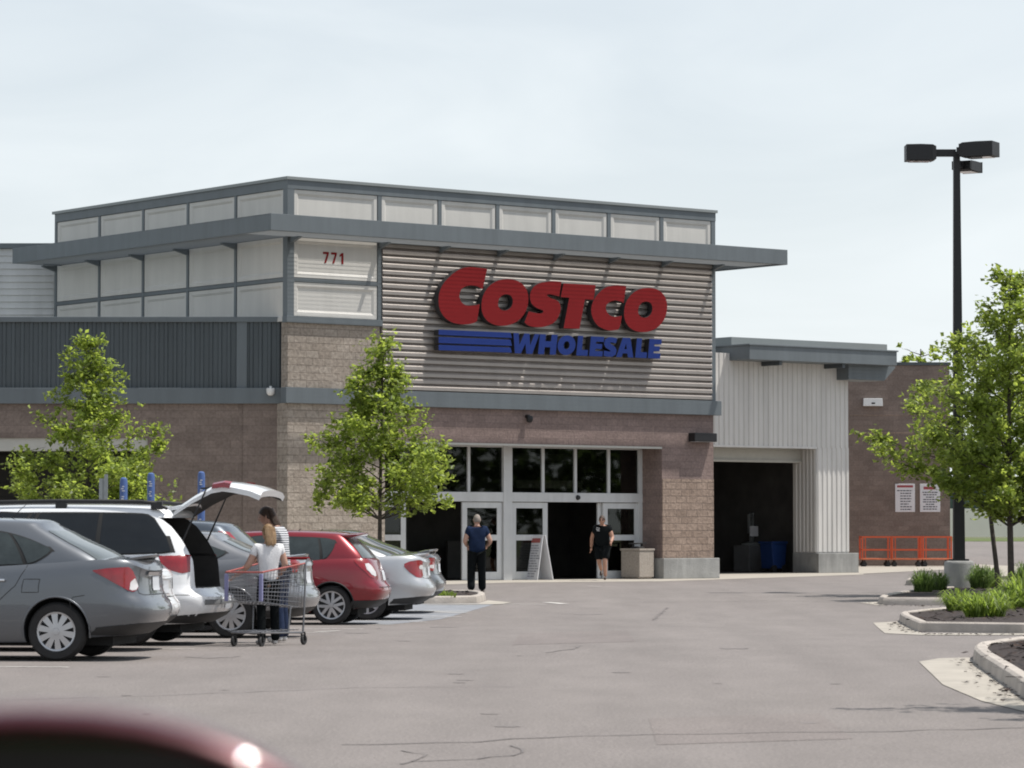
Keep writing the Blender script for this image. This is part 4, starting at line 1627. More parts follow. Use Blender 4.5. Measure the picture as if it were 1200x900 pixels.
class Car:
    def __init__(self, name, label, cat, sp, wheel_px, yaw=0.0):
        self.sp = sp
        self.L, self.W, self.H = sp['L'], sp['W'], sp['H']
        ang = math.atan2(HD.y, HD.x) + R(yaw)
        Pw = gnd(*wheel_px)
        rot = Matrix.Rotation(ang, 3, 'Z')
        loc = Pw - rot @ Vector((sp['ro'], self.W / 2 - .06, 0))
        loc.z = gz(Pw.y)
        self.root = empty(name, loc, ang)
        tag(self.root, label, cat, sp.get('group'))
        self.mat = sp['paint']
        self.build()

    # lower body surface
    def xr(self, s): return interp(self.sp['rear'], s)
    def xf(self, s): return self.L - interp(self.sp['front'], s)
    def zs(self, a): return interp([(0, self.sp.get('zr', .27)), (.08, self.sp.get('zr', .27) - .01), (.22, .2), (.8, .19), (1, .2)], a)

    def B(self, a, b, s):
        x = self.xr(s) + a * (self.xf(s) - self.xr(s))
        zs = self.zs(a)
        z = zs + s * (sinterp(self.sp['belt'], a * self.L) - zs)
        return Vector((x, b * sinterp(TAPER, a) * self.W / 2 * sinterp(WS, s), z))

    def lens(self):
        if hasattr(self, '_lt'): return self._lt
        t, l = [], 0
        prev = None
        for a, b in LOOP_B:
            p = Vector((a * self.L, b * sinterp(TAPER, a) * self.W / 2))
            if prev is not None: l += (p - prev).length
            t.append((l, a, b))
            prev = p
        self._lt = t
        return t

    def BS(self, l, z):
        """point on the lower body, l metres round the body from the rear centre (negative = right side)"""
        t = self.lens()
        la = abs(l)
        for (l0, a0, b0), (l1, a1, b1) in zip(t, t[1:]):
            if la <= l1: break
        k = min(1, max(0, (la - l0) / (l1 - l0)))
        a, b = a0 + (a1 - a0) * k, b0 + (b1 - b0) * k
        zs = self.zs(a)
        s = (z - zs) / (sinterp(self.sp['belt'], a * self.L) - zs)
        p = self.B(a, b, max(0, min(1, s)))
        if l < 0: p.y = -p.y
        return p

    def lx(self, x):
        """l on the left side for a nominal x"""
        return interp([(a * self.L, l) for l, a, b in self.lens()], x)

    # greenhouse surface
    def G(self, a, b, s):
        g = self.sp['gh']
        sr = s + .10 * math.sin(math.pi * s) * self.sp.get('gbulge', 1)
        sf = s + .05 * math.sin(math.pi * s)
        xr = g[0] + (g[1] - g[0]) * (2 * s - sr)
        xf = g[3] + (g[2] - g[3]) * (2 * s - sf)
        x = xr + a * (xf - xr)
        wb, wt = self.sp['gw']
        ww = wb + (wt - wb) * (s ** 1.5)
        zb = sinterp(self.sp['belt'], min(max(x, 0), self.L)) - .03
        zt = sinterp(self.sp['roof'], x)
        pl = sinterp([(0, .93), (.25, .985), (.55, 1), (.85, .98), (1, .95)], a)
        return Vector((x, b * pl * ww, zb + s * (zt - zb)))

    def gb(self, b, rear=True):
        """loop fraction for a given width fraction at the rear or front screen"""
        h = [q for q in LOOP_G if q[0] <= .5] if rear else [q for q in LOOP_G if q[0] > .5][::-1]
        return interp([(q[1], q[0]) for q in h], abs(b))

    def Gside(self, a, s, sg):
        b = interp(LOOP_G, a)
        p = self.G(a, b, s)
        p.y *= sg
        return p

    def Gend(self, b, s, rear=True):
        p = self.G(self.gb(b, rear), abs(b), s)
        if b < 0: p.y = -p.y
        return p

    def patch(self, name, fn, us, v0, v1, nv, off, mat, parent=None, thick=0.0):
        P = []
        e = 1e-3
        cen = Vector((self.L / 2, 0, .6))
        for u in us:
            row = []
            a, b = v0(u), v1(u)
            for j in range(nv + 1):
                v = a + (b - a) * j / nv
                p = fn(u, v)
                n = (fn(u + e, v) - fn(u - e, v)).cross(fn(u, v + e) - fn(u, v - e))
                if n.length < 1e-12: n = p - cen
                n.normalize()
                if n.dot(Vector((p.x - min(max(p.x, 1.0), self.L - 1.0), p.y, (p.z - .6) * .3))) < 0: n = -n
                row.append(p + n * off)
            P.append(row)
        m = MB()
        m.grid(P)
        return m.build(name, mat, parent or self.root, smooth=True, angle=0)

    def band(self, name, tab, mat, off, fn=None, parent=None, nv=5, n=14, sg=1):
        """tab = [(l, z0, z1)...] on the lower body"""
        l0, l1 = tab[0][0], tab[-1][0]
        us = [l0 + (l1 - l0) * k / n for k in range(n + 1)]
        fn = fn or self.BS
        return self.patch(name, (lambda u, v: fn(u * sg, v)), us, lambda u: interp([(q[0], q[1]) for q in tab], u), lambda u: interp([(q[0], q[2]) for q in tab], u), nv, off, mat, parent)

    def seam_add(self, m, pts, wd=.007, off=.003, sg=1, fn=None):
        fn = fn or self.BS
        Q = []
        for (a, b), (c, d) in zip(pts, pts[1:]):
            k = max(1, int(math.hypot(c - a, d - b) / .05))
            for i in range(k): Q.append((a + (c - a) * i / k, b + (d - b) * i / k))
        Q.append(pts[-1])
        rows = []
        for i, q in enumerate(Q):
            t = Vector((Q[min(i + 1, len(Q) - 1)][0] - Q[max(i - 1, 0)][0], Q[min(i + 1, len(Q) - 1)][1] - Q[max(i - 1, 0)][1])).normalized()
            n = Vector((-t.y, t.x)) * wd / 2
            row = []
            for k in (-1, 1):
                p = fn((q[0] + n.x * k) * sg, q[1] + n.y * k)
                o = Vector((p.x - min(max(p.x, .6), self.L - .6), p.y, 0))
                o = o.normalized() if abs(p.y) < self.W * .4 else Vector((0, math.copysign(1, p.y), 0))
                row.append(p + o * off)
            rows.append(row)
        m.grid(rows)

    def build(self):
        sp, root = self.sp, self.root
        rows = [[self.B(a, b, s) for a, b in LOOP_B] for s in SLV]
        body = closed_mesh(rows, lambda x: sp.get('crown', .05))
        xw = (sp['ro'], sp['ro'] + sp['wb'])
        r = sp['r']
        ra = r * 1.13
        cuts = []
        for x in xw:
            for sg in (1, -1):
                y0, y1 = sorted((sg * (self.W / 2 - .30), sg * (self.W / 2 + .1)))
                cuts.append(cyl_mesh(x, r + .01, ra, y0, y1))
        if 'cargo' in sp: cuts.append(box_mesh(*sp['cargo']))
        body = bool_cut(body, cuts)
        rowsg = [[self.G(a, b, s) for a, b in LOOP_G] for s in [k / 14 for k in range(15)]]
        # round the roof edge with two extra rings
        top = rowsg[-1]
        cx = sum(p.x for p in top) / len(top)
        for fx, fy, dz in ((.985, .965, .018), (.96, .92, .03)):
            rowsg.append([Vector((cx + (p.x - cx) * fx, p.y * fy, p.z + dz)) for p in top])
        gme = closed_mesh(rowsg, lambda x: .035)
        if 'cargo' in sp: gme = bool_cut(gme, [box_mesh(*sp['cargo'])])
        bm = bmesh.new()
        bm.from_mesh(body)
        bm.from_mesh(gme)
        for f in bm.faces:
            c = f.calc_center_median()
            f.smooth = True
            f.material_index = 0
            for x in xw:
                d = math.hypot(c.x - x, c.z - r - .01)
                if d < ra * 1.003 and abs(c.y) < self.W / 2 - .02 and d < ra + .002 and c.z < ra * 2 + .2:
                    if abs(f.normal.y) > .95 and abs(c.y) > self.W / 2 - .25: continue
                    f.material_index = 1
            if c.z < .3 and f.normal.z < -.9: f.material_index = 1
            if 'cargo' in sp:
                g = sp['cargo']
                if g[0] - .3 < c.x < g[1] + .01 + sp['cargo'][6] and abs(c.y) < g[3] + .003 and g[4] - .003 < c.z < g[5] + .003:
                    nx = f.normal
                    inside = (abs(abs(c.y) - g[3]) < .004 and abs(nx.y) > .9) or (abs(c.z - g[4]) < .004 and nx.z > .9) or (abs(c.z - g[5]) < .004 and nx.z < -.9) or (nx.x < -.8 and c.x > g[1] - .05)
                    if inside: f.material_index = 2
        me = bpy.data.meshes.new('body')
        bm.to_mesh(me)
        bm.free()
        for mm in (self.mat, M['liner'], M['trunk_trim']): me.materials.append(mm)
        me.set_sharp_from_angle(angle=R(38))
        ob = bpy.data.objects.new('body', me)
        COL.objects.link(ob)
        ob.parent = root
        self.body = ob
        # underside
        MB().box(.45, self.L - .4, -self.W / 2 + .32, self.W / 2 - .32, .16, .3).build('underbody', M['liner'], root)
        m = MB()
        m.bar((sp['ro'], -self.W / 2 + .2, r), (sp['ro'], self.W / 2 - .2, r), .09)
        m.build('axle', M['black_plastic'], root)
        for x in xw:
            for sg in (1, -1):
                make_wheel('wheel', r, .2, r - sp.get('sidewall', .105), sp['rim'], root, (x, sg * (self.W / 2 - .135), r), sg)
        # arch lips
        for x in xw:
            for sg in (1, -1):
                pts = []
                for k in range(25):
                    q = R(-12 + 204 * k / 24)
                    px_, pz = x + (ra + .004) * math.cos(q), r + .01 + (ra + .004) * math.sin(q)
                    if pz < .22: continue
                    p = self.BS(self.lx(px_), pz)
                    pts.append((px_, sg * (p.y - .004), pz))
                MB().tube(pts, .013, n=5).build('arch_lip', M['black_plastic'] if sp.get('clad') else self.mat, root, smooth=True, angle=0)
        # glass
        for sg in (1, -1):
            tab = sp['dlo']
            a0, a1 = tab[0][0], tab[-1][0]
            N_ = 40
            us = [a0 + (a1 - a0) * k / N_ for k in range(N_ + 1)]
            lo = lambda u: sinterp([(q[0], q[1]) for q in tab], u)
            hi = lambda u: sinterp([(q[0], q[2]) for q in tab], u)
            f = lambda u, v, sg=sg: self.Gside(u, v, sg)
            bd = self.patch('window_surround', f, [a0 - .012] + us + [a1 + .012], lambda u: lo(u) - .03, lambda u: hi(u) + .03, 6, .004, M['seam'])
            pil = sp['pillars']
            ed = [a0] + [q for p in pil for q in (p - .008, p + .008)] + [a1]
            for i in range(0, len(ed), 2):
                k = max(4, int((ed[i + 1] - ed[i]) * 40))
                self.patch('side_window', f, [ed[i] + (ed[i + 1] - ed[i]) * j / k for j in range(k + 1)], lo, hi, 6, .008, M['car_glass'] if sp.get('tinted') else M['side_glass'], bd)
        us = [-.9 + 1.8 * k / 22 for k in range(23)]
        rw = sp.get('rearglass', (.1, .88))
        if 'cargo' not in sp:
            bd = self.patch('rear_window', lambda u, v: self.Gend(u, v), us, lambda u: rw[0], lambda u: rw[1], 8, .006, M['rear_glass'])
        self.patch('windscreen', lambda u, v: self.Gend(u, v, False), us, lambda u: .06, lambda u: .92, 8, .006, M['car_glass'])
        # lamps
        for sg in (1, -1):
            for i, (tab, mt) in enumerate(sp['tail']):
                self.band('tail_light', tab, M[mt], .006 + .003 * i, sg=sg)
            lt = self.lens()[-1][0]
            self.band('headlight', [(lt - .75, .66, .74), (lt - .45, .6, .72)], M['lens_clear'], .008, sg=sg)
        # plate, valance, seams
        pz = sp['plate']
        self.band('number_plate', [(-.155, pz, pz + .155), (.155, pz, pz + .155)], M['plate'], .012, n=4)
        self.band('plate_recess', [(-.26, pz - .03, pz + .20), (.26, pz - .03, pz + .20)], M['seam'] if sp.get('dark_recess') else self.mat, .004, n=6)
        lo = self.lx(sp['ro'] - ra - .02)
        vz = sp.get('zr', .27)
        if sp.get('valance', True):
            self.band('rear_valance', [(-lo * .9, vz + .01, vz + .09), (-lo * .55, vz + .005, vz + .13), (lo * .55, vz + .005, vz + .13), (lo * .9, vz + .01, vz + .09)], M['black_plastic'], .005, n=24, nv=3)
        if sp.get('clad'):
            for sg in (1, -1):
                self.band('side_cladding', [(self.lx(sp['ro'] + ra + .02), .2, .30), (self.lx(sp['ro'] + sp['wb'] - ra - .02), .2, .30)], M['black_plastic'], .006, sg=sg, n=20)
                self.band('side_cladding', [(0.0, vz, vz + .13), (lo, vz, vz + .12)], M['black_plastic'], .006, sg=sg, n=20)
        m = MB()
        for sg in (1, -1):
            for pts in sp['seams']:
                self.seam_add(m, [(self.lx(x) if x >= 0 else -x - 1, z) for x, z in pts], sg=sg)
        for pts in sp.get('rear_seams', []):
            for sg in (1, -1): self.seam_add(m, pts, sg=sg, wd=.008)
        m.build('panel_gap', M['seam'], root)
        # handles
        for sg in (1, -1):
            for x, z in sp.get('handles', []):
                p, q = self.BS(self.lx(x - .09), z), self.BS(self.lx(x + .09), z + .004)
                m = MB()
                for v in (p, q): v.y += .022
                mid = (p + q) / 2
                m.tube([(p.x, sg * (p.y - .03), p.z), (p.x + .01, sg * p.y, p.z), (mid.x, sg * (mid.y + .006), mid.z), (q.x - .01, sg * q.y, q.z), (q.x, sg * (q.y - .03), q.z)], .013, n=8)
                m.build('door_handle', M[sp.get('handle_mat', 'chrome')] if isinstance(sp.get('handle_mat', 'chrome'), str) else self.mat, root, smooth=True)
        # door mirrors
        for sg in (1, -1):
            p = self.BS(self.lx(sp['gh'][3] - .35), .93)
            m = MB()
            m.lathe([(0, -.10), (.05, -.095), (.085, -.05), (.095, 0.01), (.085, .06), (.05, .09), (0, .1)], axis='y', n=14)
            m.v = [(x * .75 + p.x, sg * (p.y + .12) + y, z * .8 + p.z + .1) for x, y, z in m.v]
            m.bar((p.x, sg * (p.y - .03), p.z + .04), (p.x, sg * (p.y + .08), p.z + .08), .04)
            m.build('door_mirror', self.mat, root, smooth=True)


def arc_box(car, x0, x1, y, z0, z1, mat, name, lift=.0, curve=.06, th=.02, dx=.0):
    """lip across the car's width, bowed towards the rear"""
    n = 16
    rows = []
    for k in range(n + 1):
        t = -1 + 2 * k / n
        c = curve * t * t
        yy = y * t
        e_ = -.035 * t * t
        rows.append([(x1 + c, yy, z0 - .03 + e_), (x0 + c + .01, yy, z1 - th + e_ - .015), (x0 + c, yy, z1 - th * .4 + e_), (x0 + c + .02, yy, z1 + e_), (x1 + c, yy, z0 + .012 + e_)])
    m = MB()
    m.grid(rows)
    m.add(rows[0], [(0, 1, 2, 3, 4)])
    m.add(rows[-1], [(0, 1, 2, 3, 4)])
    return m.build(name, mat, car.root, smooth=True, angle=40)


GRP = 'cars parked along the left side of the aisle'
REAR_SEDAN = [(0, .26), (.10, .12), (.22, .03), (.34, 0), (.44, .012), (.50, .045), (.54, .085), (.70, .115), (.90, .12), (.96, .10), (1, .12)]
FRONT = [(0, .22), (.15, .06), (.35, 0), (.5, .02), (.7, .10), (1, .30)]

sp = dict(L=4.47, W=1.70, H=1.50, ro=1.0, wb=2.6, r=.315, rim='ten', paint=paint('grey_car_paint', (.118, .128, .142), .45), group=GRP,
          belt=[(0, .99), (.10, 1.055), (.30, 1.075), (.6, 1.07), (1.0, 1.045), (1.6, 1.01), (2.6, .96), (3.4, .92), (4.0, .83), (4.47, .66)],
          rear=REAR_SEDAN, front=FRONT, gh=(.44, 1.24, 2.70, 3.55), gw=(.75, .55), roof=[(.9, 1.40), (1.3, 1.445), (2.0, 1.462), (2.7, 1.44), (3.2, 1.38)],
          dlo=[(.16, .40, .46), (.20, .27, .62), (.27, .10, .75), (.36, .09, .82), (.5, .09, .85), (.7, .09, .86), (.82, .10, .80), (.88, .12, .2)], pillars=[.29, .54],
          tail=[([(.60, .78, .80), (.66, .74, .93), (.74, .735, 1.0), (.85, .80, .995), (1.0, .88, .985), (1.16, .955, .965)], 'lens_red'), ([(.60, .79, .81), (.655, .755, .88), (.72, .75, .84), (.745, .76, .765)], 'lens_clear')],
          plate=.74, seams=[[(1.33, 1.02), (1.40, .8), (1.62, .6), (1.72, .42), (1.75, .24)], [(2.55, .96), (2.58, .5), (2.5, .22)], [(1.75, .24), (2.5, .22)], [(3.35, .92), (3.4, .3)],
                                           [(.62, .70), (.75, .68), (.82, .62), (.83, .55)]],
          rear_seams=[[(0, .70), (.5, .70), (.60, .72), (.62, .78)], [(.58, .79), (.55, .98), (.50, 1.03)]], handles=[(1.62, .86), (2.75, .86)], crown=.03)
grey = Car('sedan_car', 'grey sedan nearest of the parked cars, with silver wheel covers', 'car', sp, (66, 775), 1.0)
m = MB()
for pts in ([(1.13, .87), (1.32, .87), (1.32, .73), (1.13, .73), (1.13, .87)],): grey.seam_add(m, [(grey.lx(x), z) for x, z in pts], wd=.007)
m.build('fuel_flap', M['seam'], grey.root)
arc_box(grey, .10, .34, .56, 1.085, 1.135, grey.mat, 'boot_spoiler', curve=.16)
grey.band('plate_trim', [(-.34, .90, .95), (.34, .90, .95)], M['chrome'], .02, n=6, nv=2)
m = MB()
q = grey.G(.30, .45, 1.0)
m.tube([(q.x, .12, q.z + .06), (q.x - .11, .12, q.z + .17), (q.x - .16, .12, q.z + .21)], [.006, .004, .003], n=5)
m.build('antenna', M['black_plastic'], grey.root)

sp2 = dict(sp)
sp2.update(gh=(1.0, 1.9, 2.9, 3.6), L=4.5, W=1.72, paint=paint('pearl_car_paint', (.66, .66, .66), .1), rim='seven', rear=[(q, x * .9) for q, x in REAR_SEDAN],
           belt=[(0, .86), (.10, .93), (.30, .95), (.6, .95), (1.0, .94), (1.6, .93), (2.6, .90), (3.4, .88), (4.0, .80), (4.5, .64)], roof=[(.9, 1.2), (1.3, 1.22), (2.0, 1.25), (2.7, 1.24), (3.2, 1.2)], handles=[(1.62, .80)], plate=.66,
           tail=[([(.55, .70, .84), (.70, .70, .86), (.9, .74, .86), (.98, .80, .82)], 'lens_red')], seams=[[(1.33, .92), (1.40, .7), (1.7, .3)], [(2.55, .9), (2.5, .22)]],
           rear_seams=[[(0, .62), (.62, .62)]])
white = Car('sedan_car', 'white sedan almost hidden between the grey sedan and the minivan', 'car', sp2, (84, 764), 0.0)

# minivan with its tailgate up
spv = dict(tinted=True, L=5.08, W=1.95, H=1.72, ro=1.02, wb=3.0, r=.335, rim='seven', paint=paint('white_car_paint', (.80, .81, .82), .0, .3), group=GRP,
           belt=[(0, 1.08), (.2, 1.11), (.8, 1.11), (2.0, 1.08), (3.5, 1.04), (4.1, 1.0), (4.6, .86), (5.08, .70)],
           rear=[(0, .26), (.10, .10), (.20, .02), (.32, 0), (.40, .015), (.44, .06), (.48, .17), (.60, .19), (.85, .20), (1, .21)], front=FRONT,
           gh=(.20, .52, 3.55, 4.35), gw=(.90, .70), gbulge=.5, roof=[(.3, 1.625), (.8, 1.655), (1.8, 1.67), (3.0, 1.655), (3.6, 1.60), (4.2, 1.5)],
           dlo=[(.075, .12, .42), (.09, .10, .74), (.11, .09, .86), (.14, .09, .89), (.3, .08, .90), (.6, .08, .90), (.8, .09, .88), (.9, .12, .5)], pillars=[.30, .55, .58],
           tail=[([(.80, .90, 1.13), (.92, .88, 1.135), (1.08, .92, 1.13), (1.20, 1.0, 1.125), (1.24, 1.08, 1.12)], 'lens_red')],
           plate=.44, valance=True, seams=[[(1.75, 1.1), (1.78, .6), (1.8, .26)], [(3.05, 1.06), (3.08, .5), (3.0, .24)], [(.95, .80), (1.75, .84)], [(.25, .62), (.62, .62), (.68, .5)]],
           rear_seams=[[(0, .52), (.75, .52)]], handles=[(1.95, .86), (2.9, .86)], cargo=(-.4, 1.3, -.70, .70, .70, 1.56, .30), crown=.02)
van = Car('minivan_car', 'white minivan with black roof rails and its tailgate raised open', 'minivan', spv, (152, 757), .5)
r_ = van.root
# roof rails
for sg in (1, -1):
    m = MB()
    m.tube([(.62, sg * .66, 1.67), (.78, sg * .67, 1.735), (.95, sg * .67, 1.755), (2.0, sg * .67, 1.765), (3.1, sg * .66, 1.745), (3.25, sg * .66, 1.68)], [.02, .028, .026, .026, .026, .02], n=8)
    for x in (.75, 1.95, 3.1): m.bar((x, sg * .67, 1.66), (x, sg * .67, 1.75), .14, .05)
    m.build('roof_rail', M['black_plastic'], r_, smooth=True)
# tailgate: outer skin, inner trim
hp = [(.55, 1.70), (.30, 1.86), (.05, 1.985), (-.10, 2.01), (-.22, 1.995), (-.42, 1.955), (-.56, 1.90)]
gate = MB()
rows_o, rows_i = [], []
for i, (x, z) in enumerate(hp):
    hw = interp([(0, .60), (3, .70), (6, .74)], i)
    ro, ri = [], []
    for k in range(13):
        t = -1 + 2 * k / 12
        drop = .05 * t * t + (.05 * max(0, abs(t) - .82) / .18)
        ro.append((x, t * hw, z - drop * .7))
        ri.append((x + .025, t * hw * .985, z - .075 - drop * .55 + (.0 if i in (0, 6) else -.0)))
    rows_o.append(ro)
    rows_i.append(ri)
gate.grid(rows_o, 0)
gate.grid(rows_i, 1)
for j in (0, 12):
    gate.grid([[r1[j] for r1 in rows_o], [r1[j] for r1 in rows_i]], 0)
gate.grid([rows_o[0], rows_i[0]], 0)
gate.grid([rows_o[-1], rows_i[-1]], 0)
tg = gate.build('tailgate', [van.mat, M['trunk_trim']], r_, smooth=True, angle=40, weld=True)
for sg in (1, -1):
    m = MB()
    m.grid([[(.05, sg * .64, 1.985), (-.10, sg * .66, 2.012), (-.19, sg * .66, 2.002)], [(.05, sg * .705, 1.965), (-.10, sg * .735, 1.99), (-.19, sg * .745, 1.975)], [(.06, sg * .712, 1.91), (-.08, sg * .742, 1.93), (-.17, sg * .75, 1.915)]])
    m.build('tail_light', M['lens_red'], tg)
    m = MB()
    m.tube([(.42, sg * .68, 1.28), (.14, sg * .66, 1.90)], [.012, .009], n=6)
    m.build('gas_strut', M['black_plastic'], tg)
m = MB()
m.box(-.10, .25, -.45, .45, 1.93, 1.95)
for y in (-.4, -.1, .2, .42): m.box(-.46, -.40, y - .03, y + .03, 1.82, 1.86)
m.v = [(x, y, z + (-.02 if x > 0 else 0)) for x, y, z in m.v]
m.build('latch_trim', M['black_plastic'], tg)
arc_box(van, .40, .62, .55, 1.70, 1.745, van.mat, 'roof_spoiler_hinge', curve=.05)
# boot contents: back of the third row seats
m = MB()
for y0, y1 in ((-.66, -.02), (.02, .66)): m.box(1.0, 1.2, y0, y1, .70, 1.2)
m.build('rear_seat', M['trunk_trim'], r_, bevel=.04)
van.band('bumper_top', [(-.80, .50, .56), (.80, .50, .56)], M['grey_plastic'], .012, n=10, nv=2)

# silver sedan beyond the van
sp3 = dict(sp)
sp3.update(L=4.55, W=1.74, paint=paint('silver_grey_car_paint', (.19, .195, .205)), rim='ten', tail=[([(.50, .90, 1.03), (.62, .86, 1.05), (.78, .88, 1.05), (.95, .95, 1.04), (1.05, .99, 1.0)], 'lens_red')], plate=.72,
           roof=[(.9, 1.28), (1.3, 1.345), (2.0, 1.37), (2.7, 1.35), (3.2, 1.29)])
silver = Car('sedan_car', 'silver grey sedan behind the shopping cart with its wheel under the cart', 'car', sp3, (270, 748), 0.5)
arc_box(silver, .12, .33, .55, 1.085, 1.115, silver.mat, 'boot_lip', curve=.16)

# dark blue grey crossover
sp4 = dict(L=4.5, W=1.80, H=1.58, ro=.9, wb=2.65, r=.34, rim='five', paint=paint('dark_blue_grey_paint', (.060, .075, .095)), group=GRP,
           belt=[(0, 1.0), (.15, 1.05), (.8, 1.05), (2.0, 1.0), (3.3, .98), (3.7, .94), (4.2, .84), (4.5, .68)],
           rear=[(0, .26), (.12, .1), (.25, .02), (.36, 0), (.45, .02), (.5, .08), (.7, .1), (1, .14)], front=FRONT, gh=(.16, .62, 2.7, 3.5), gw=(.80, .60), roof=[(.4, 1.47), (1.0, 1.535), (2.0, 1.55), (2.8, 1.52), (3.3, 1.45)],
           dlo=[(.12, .35, .42), (.16, .2, .74), (.25, .08, .84), (.5, .08, .87), (.8, .09, .85), (.88, .12, .4)], pillars=[.27, .55],
           tail=[([(.62, .72, 1.02), (.78, .74, 1.03), (.95, .86, 1.01)], 'lens_red')], plate=.72, seams=[[(1.4, 1.02), (1.6, .6), (1.7, .26)], [(2.55, 1.0), (2.5, .24)]], rear_seams=[[(0, .58), (.7, .58)]], handles=[(1.6, .86)])
dark = Car('crossover_car', 'dark blue grey crossover behind the woman in the striped top', 'car', sp4, (238, 741.5), 0.0)
for sg in (1, -1):
    dark.patch('tail_light', lambda u, v, sg=sg: dark.Gside(u, v, sg), [.03 + .06 * k / 8 for k in range(9)], lambda u: .05, lambda u: .86, 8, .012, M['lens_red'])

# red hatchback
sp5 = dict(L=4.28, W=1.74, H=1.47, ro=.84, wb=2.55, r=.315, rim='five', sidewall=.09, paint=paint('red_car_paint', (.215, .006, .014), .35, .3), group=GRP, clad=True,
           belt=[(0, 1.02), (.12, 1.05), (.7, 1.05), (2.0, .98), (3.1, .94), (3.6, .90), (4.0, .80), (4.28, .66)],
           rear=[(0, .22), (.10, .10), (.20, .03), (.34, 0), (.44, .01), (.50, .05), (.56, .09), (.75, .12), (1, .20)], front=FRONT, gh=(.22, .60, 2.55, 3.35), gw=(.78, .60), roof=[(.3, 1.38), (.8, 1.425), (1.7, 1.45), (2.6, 1.42), (3.2, 1.34)],
           dlo=[(.145, .72, .79), (.18, .45, .84), (.235, .10, .86), (.35, .08, .87), (.5, .08, .88), (.8, .09, .86), (.88, .12, .4)], pillars=[.25, .52],
           tail=[([(.58, .76, .90), (.66, .74, 1.0), (.76, .76, 1.05), (.88, .88, 1.05), (.98, 1.0, 1.04)], 'lens_red'), ([(.58, .78, .84), (.64, .77, .93), (.72, .80, .98), (.80, .88, .97)], 'lens_clear')],
           plate=.70, dark_recess=False, seams=[[(1.25, 1.0), (1.35, .75), (1.55, .5), (1.6, .3)], [(2.45, .96), (2.42, .3)], [(.66, .62), (.80, .60)]], rear_seams=[[(0, .60), (.66, .60), (.70, .70)]], handles=[(1.55, .86)], crown=.03)
red = Car('hatchback_car', 'red hatchback with a roof spoiler and five spoke alloy wheels', 'car', sp5, (388, 732.5), 3.0)
arc_box(red, .36, .75, .56, 1.435, 1.475, red.mat, 'roof_spoiler', curve=.10)
m = MB()
for x, y in ((1.5, .3), (1.2, -.1)): m.tube([(x, y, 1.46), (x - .10, y, 1.53)], [.008, .004], n=5)
m.build('antenna', M['black_plastic'], red.root)

# silver sedan near the doors
sp6 = dict(sp)
sp6.update(L=4.80, W=1.80, ro=1.06, wb=2.72, r=.325, rim='seven', paint=paint('silver_car_paint', (.50, .51, .52)),
           belt=[(0, 1.0), (.10, 1.06), (.30, 1.08), (.7, 1.075), (1.1, 1.05), (1.8, 1.01), (2.8, .97), (3.6, .93), (4.3, .82), (4.8, .66)],
           gh=(.55, 1.45, 2.85, 3.75), gw=(.79, .57), roof=[(1.1, 1.36), (1.6, 1.43), (2.2, 1.445), (2.9, 1.42), (3.4, 1.36)],
           tail=[([(.56, .76, .98), (.66, .71, 1.01), (.78, .72, 1.01), (.90, .80, .99), (1.0, .90, .95)], 'lens_red'), ([(.56, .86, .92), (.64, .85, .93), (.70, .87, .91)], 'lens_clear')], handles=[(1.8, .86)])
camry = Car('sedan_car', 'bright silver sedan next to the red hatchback, with a boot lip', 'car', sp6, (430, 727), 3.0)
arc_box(camry, .10, .32, .56, 1.09, 1.13, camry.mat, 'boot_lip', curve=.18)
sp7 = dict(sp6)
sp7.update(paint=paint('charcoal_car_paint', (.13, .135, .14)), r=.32, rim='seven', tail=[([(.50, .80, 1.0), (.64, .76, 1.01), (.80, .80, 1.0), (.95, .9, .96)], 'lens_red'), ([(.55, .82, .88), (.64, .81, .88), (.72, .83, .87)], 'lens_clear')])
char = Car('sedan_car', 'charcoal sedan farthest along the row with a raised boot wing', 'car', sp7, (447, 719.5), 3.0)
m = MB()
for sg in (1, -1): m.bar((.26, sg * .5, 1.06), (.24, sg * .5, 1.14), .10, .03)
m.build('wing_stay', char.mat, char.root)
arc_box(char, .14, .34, .58, 1.135, 1.165, char.mat, 'boot_wing', curve=.10)


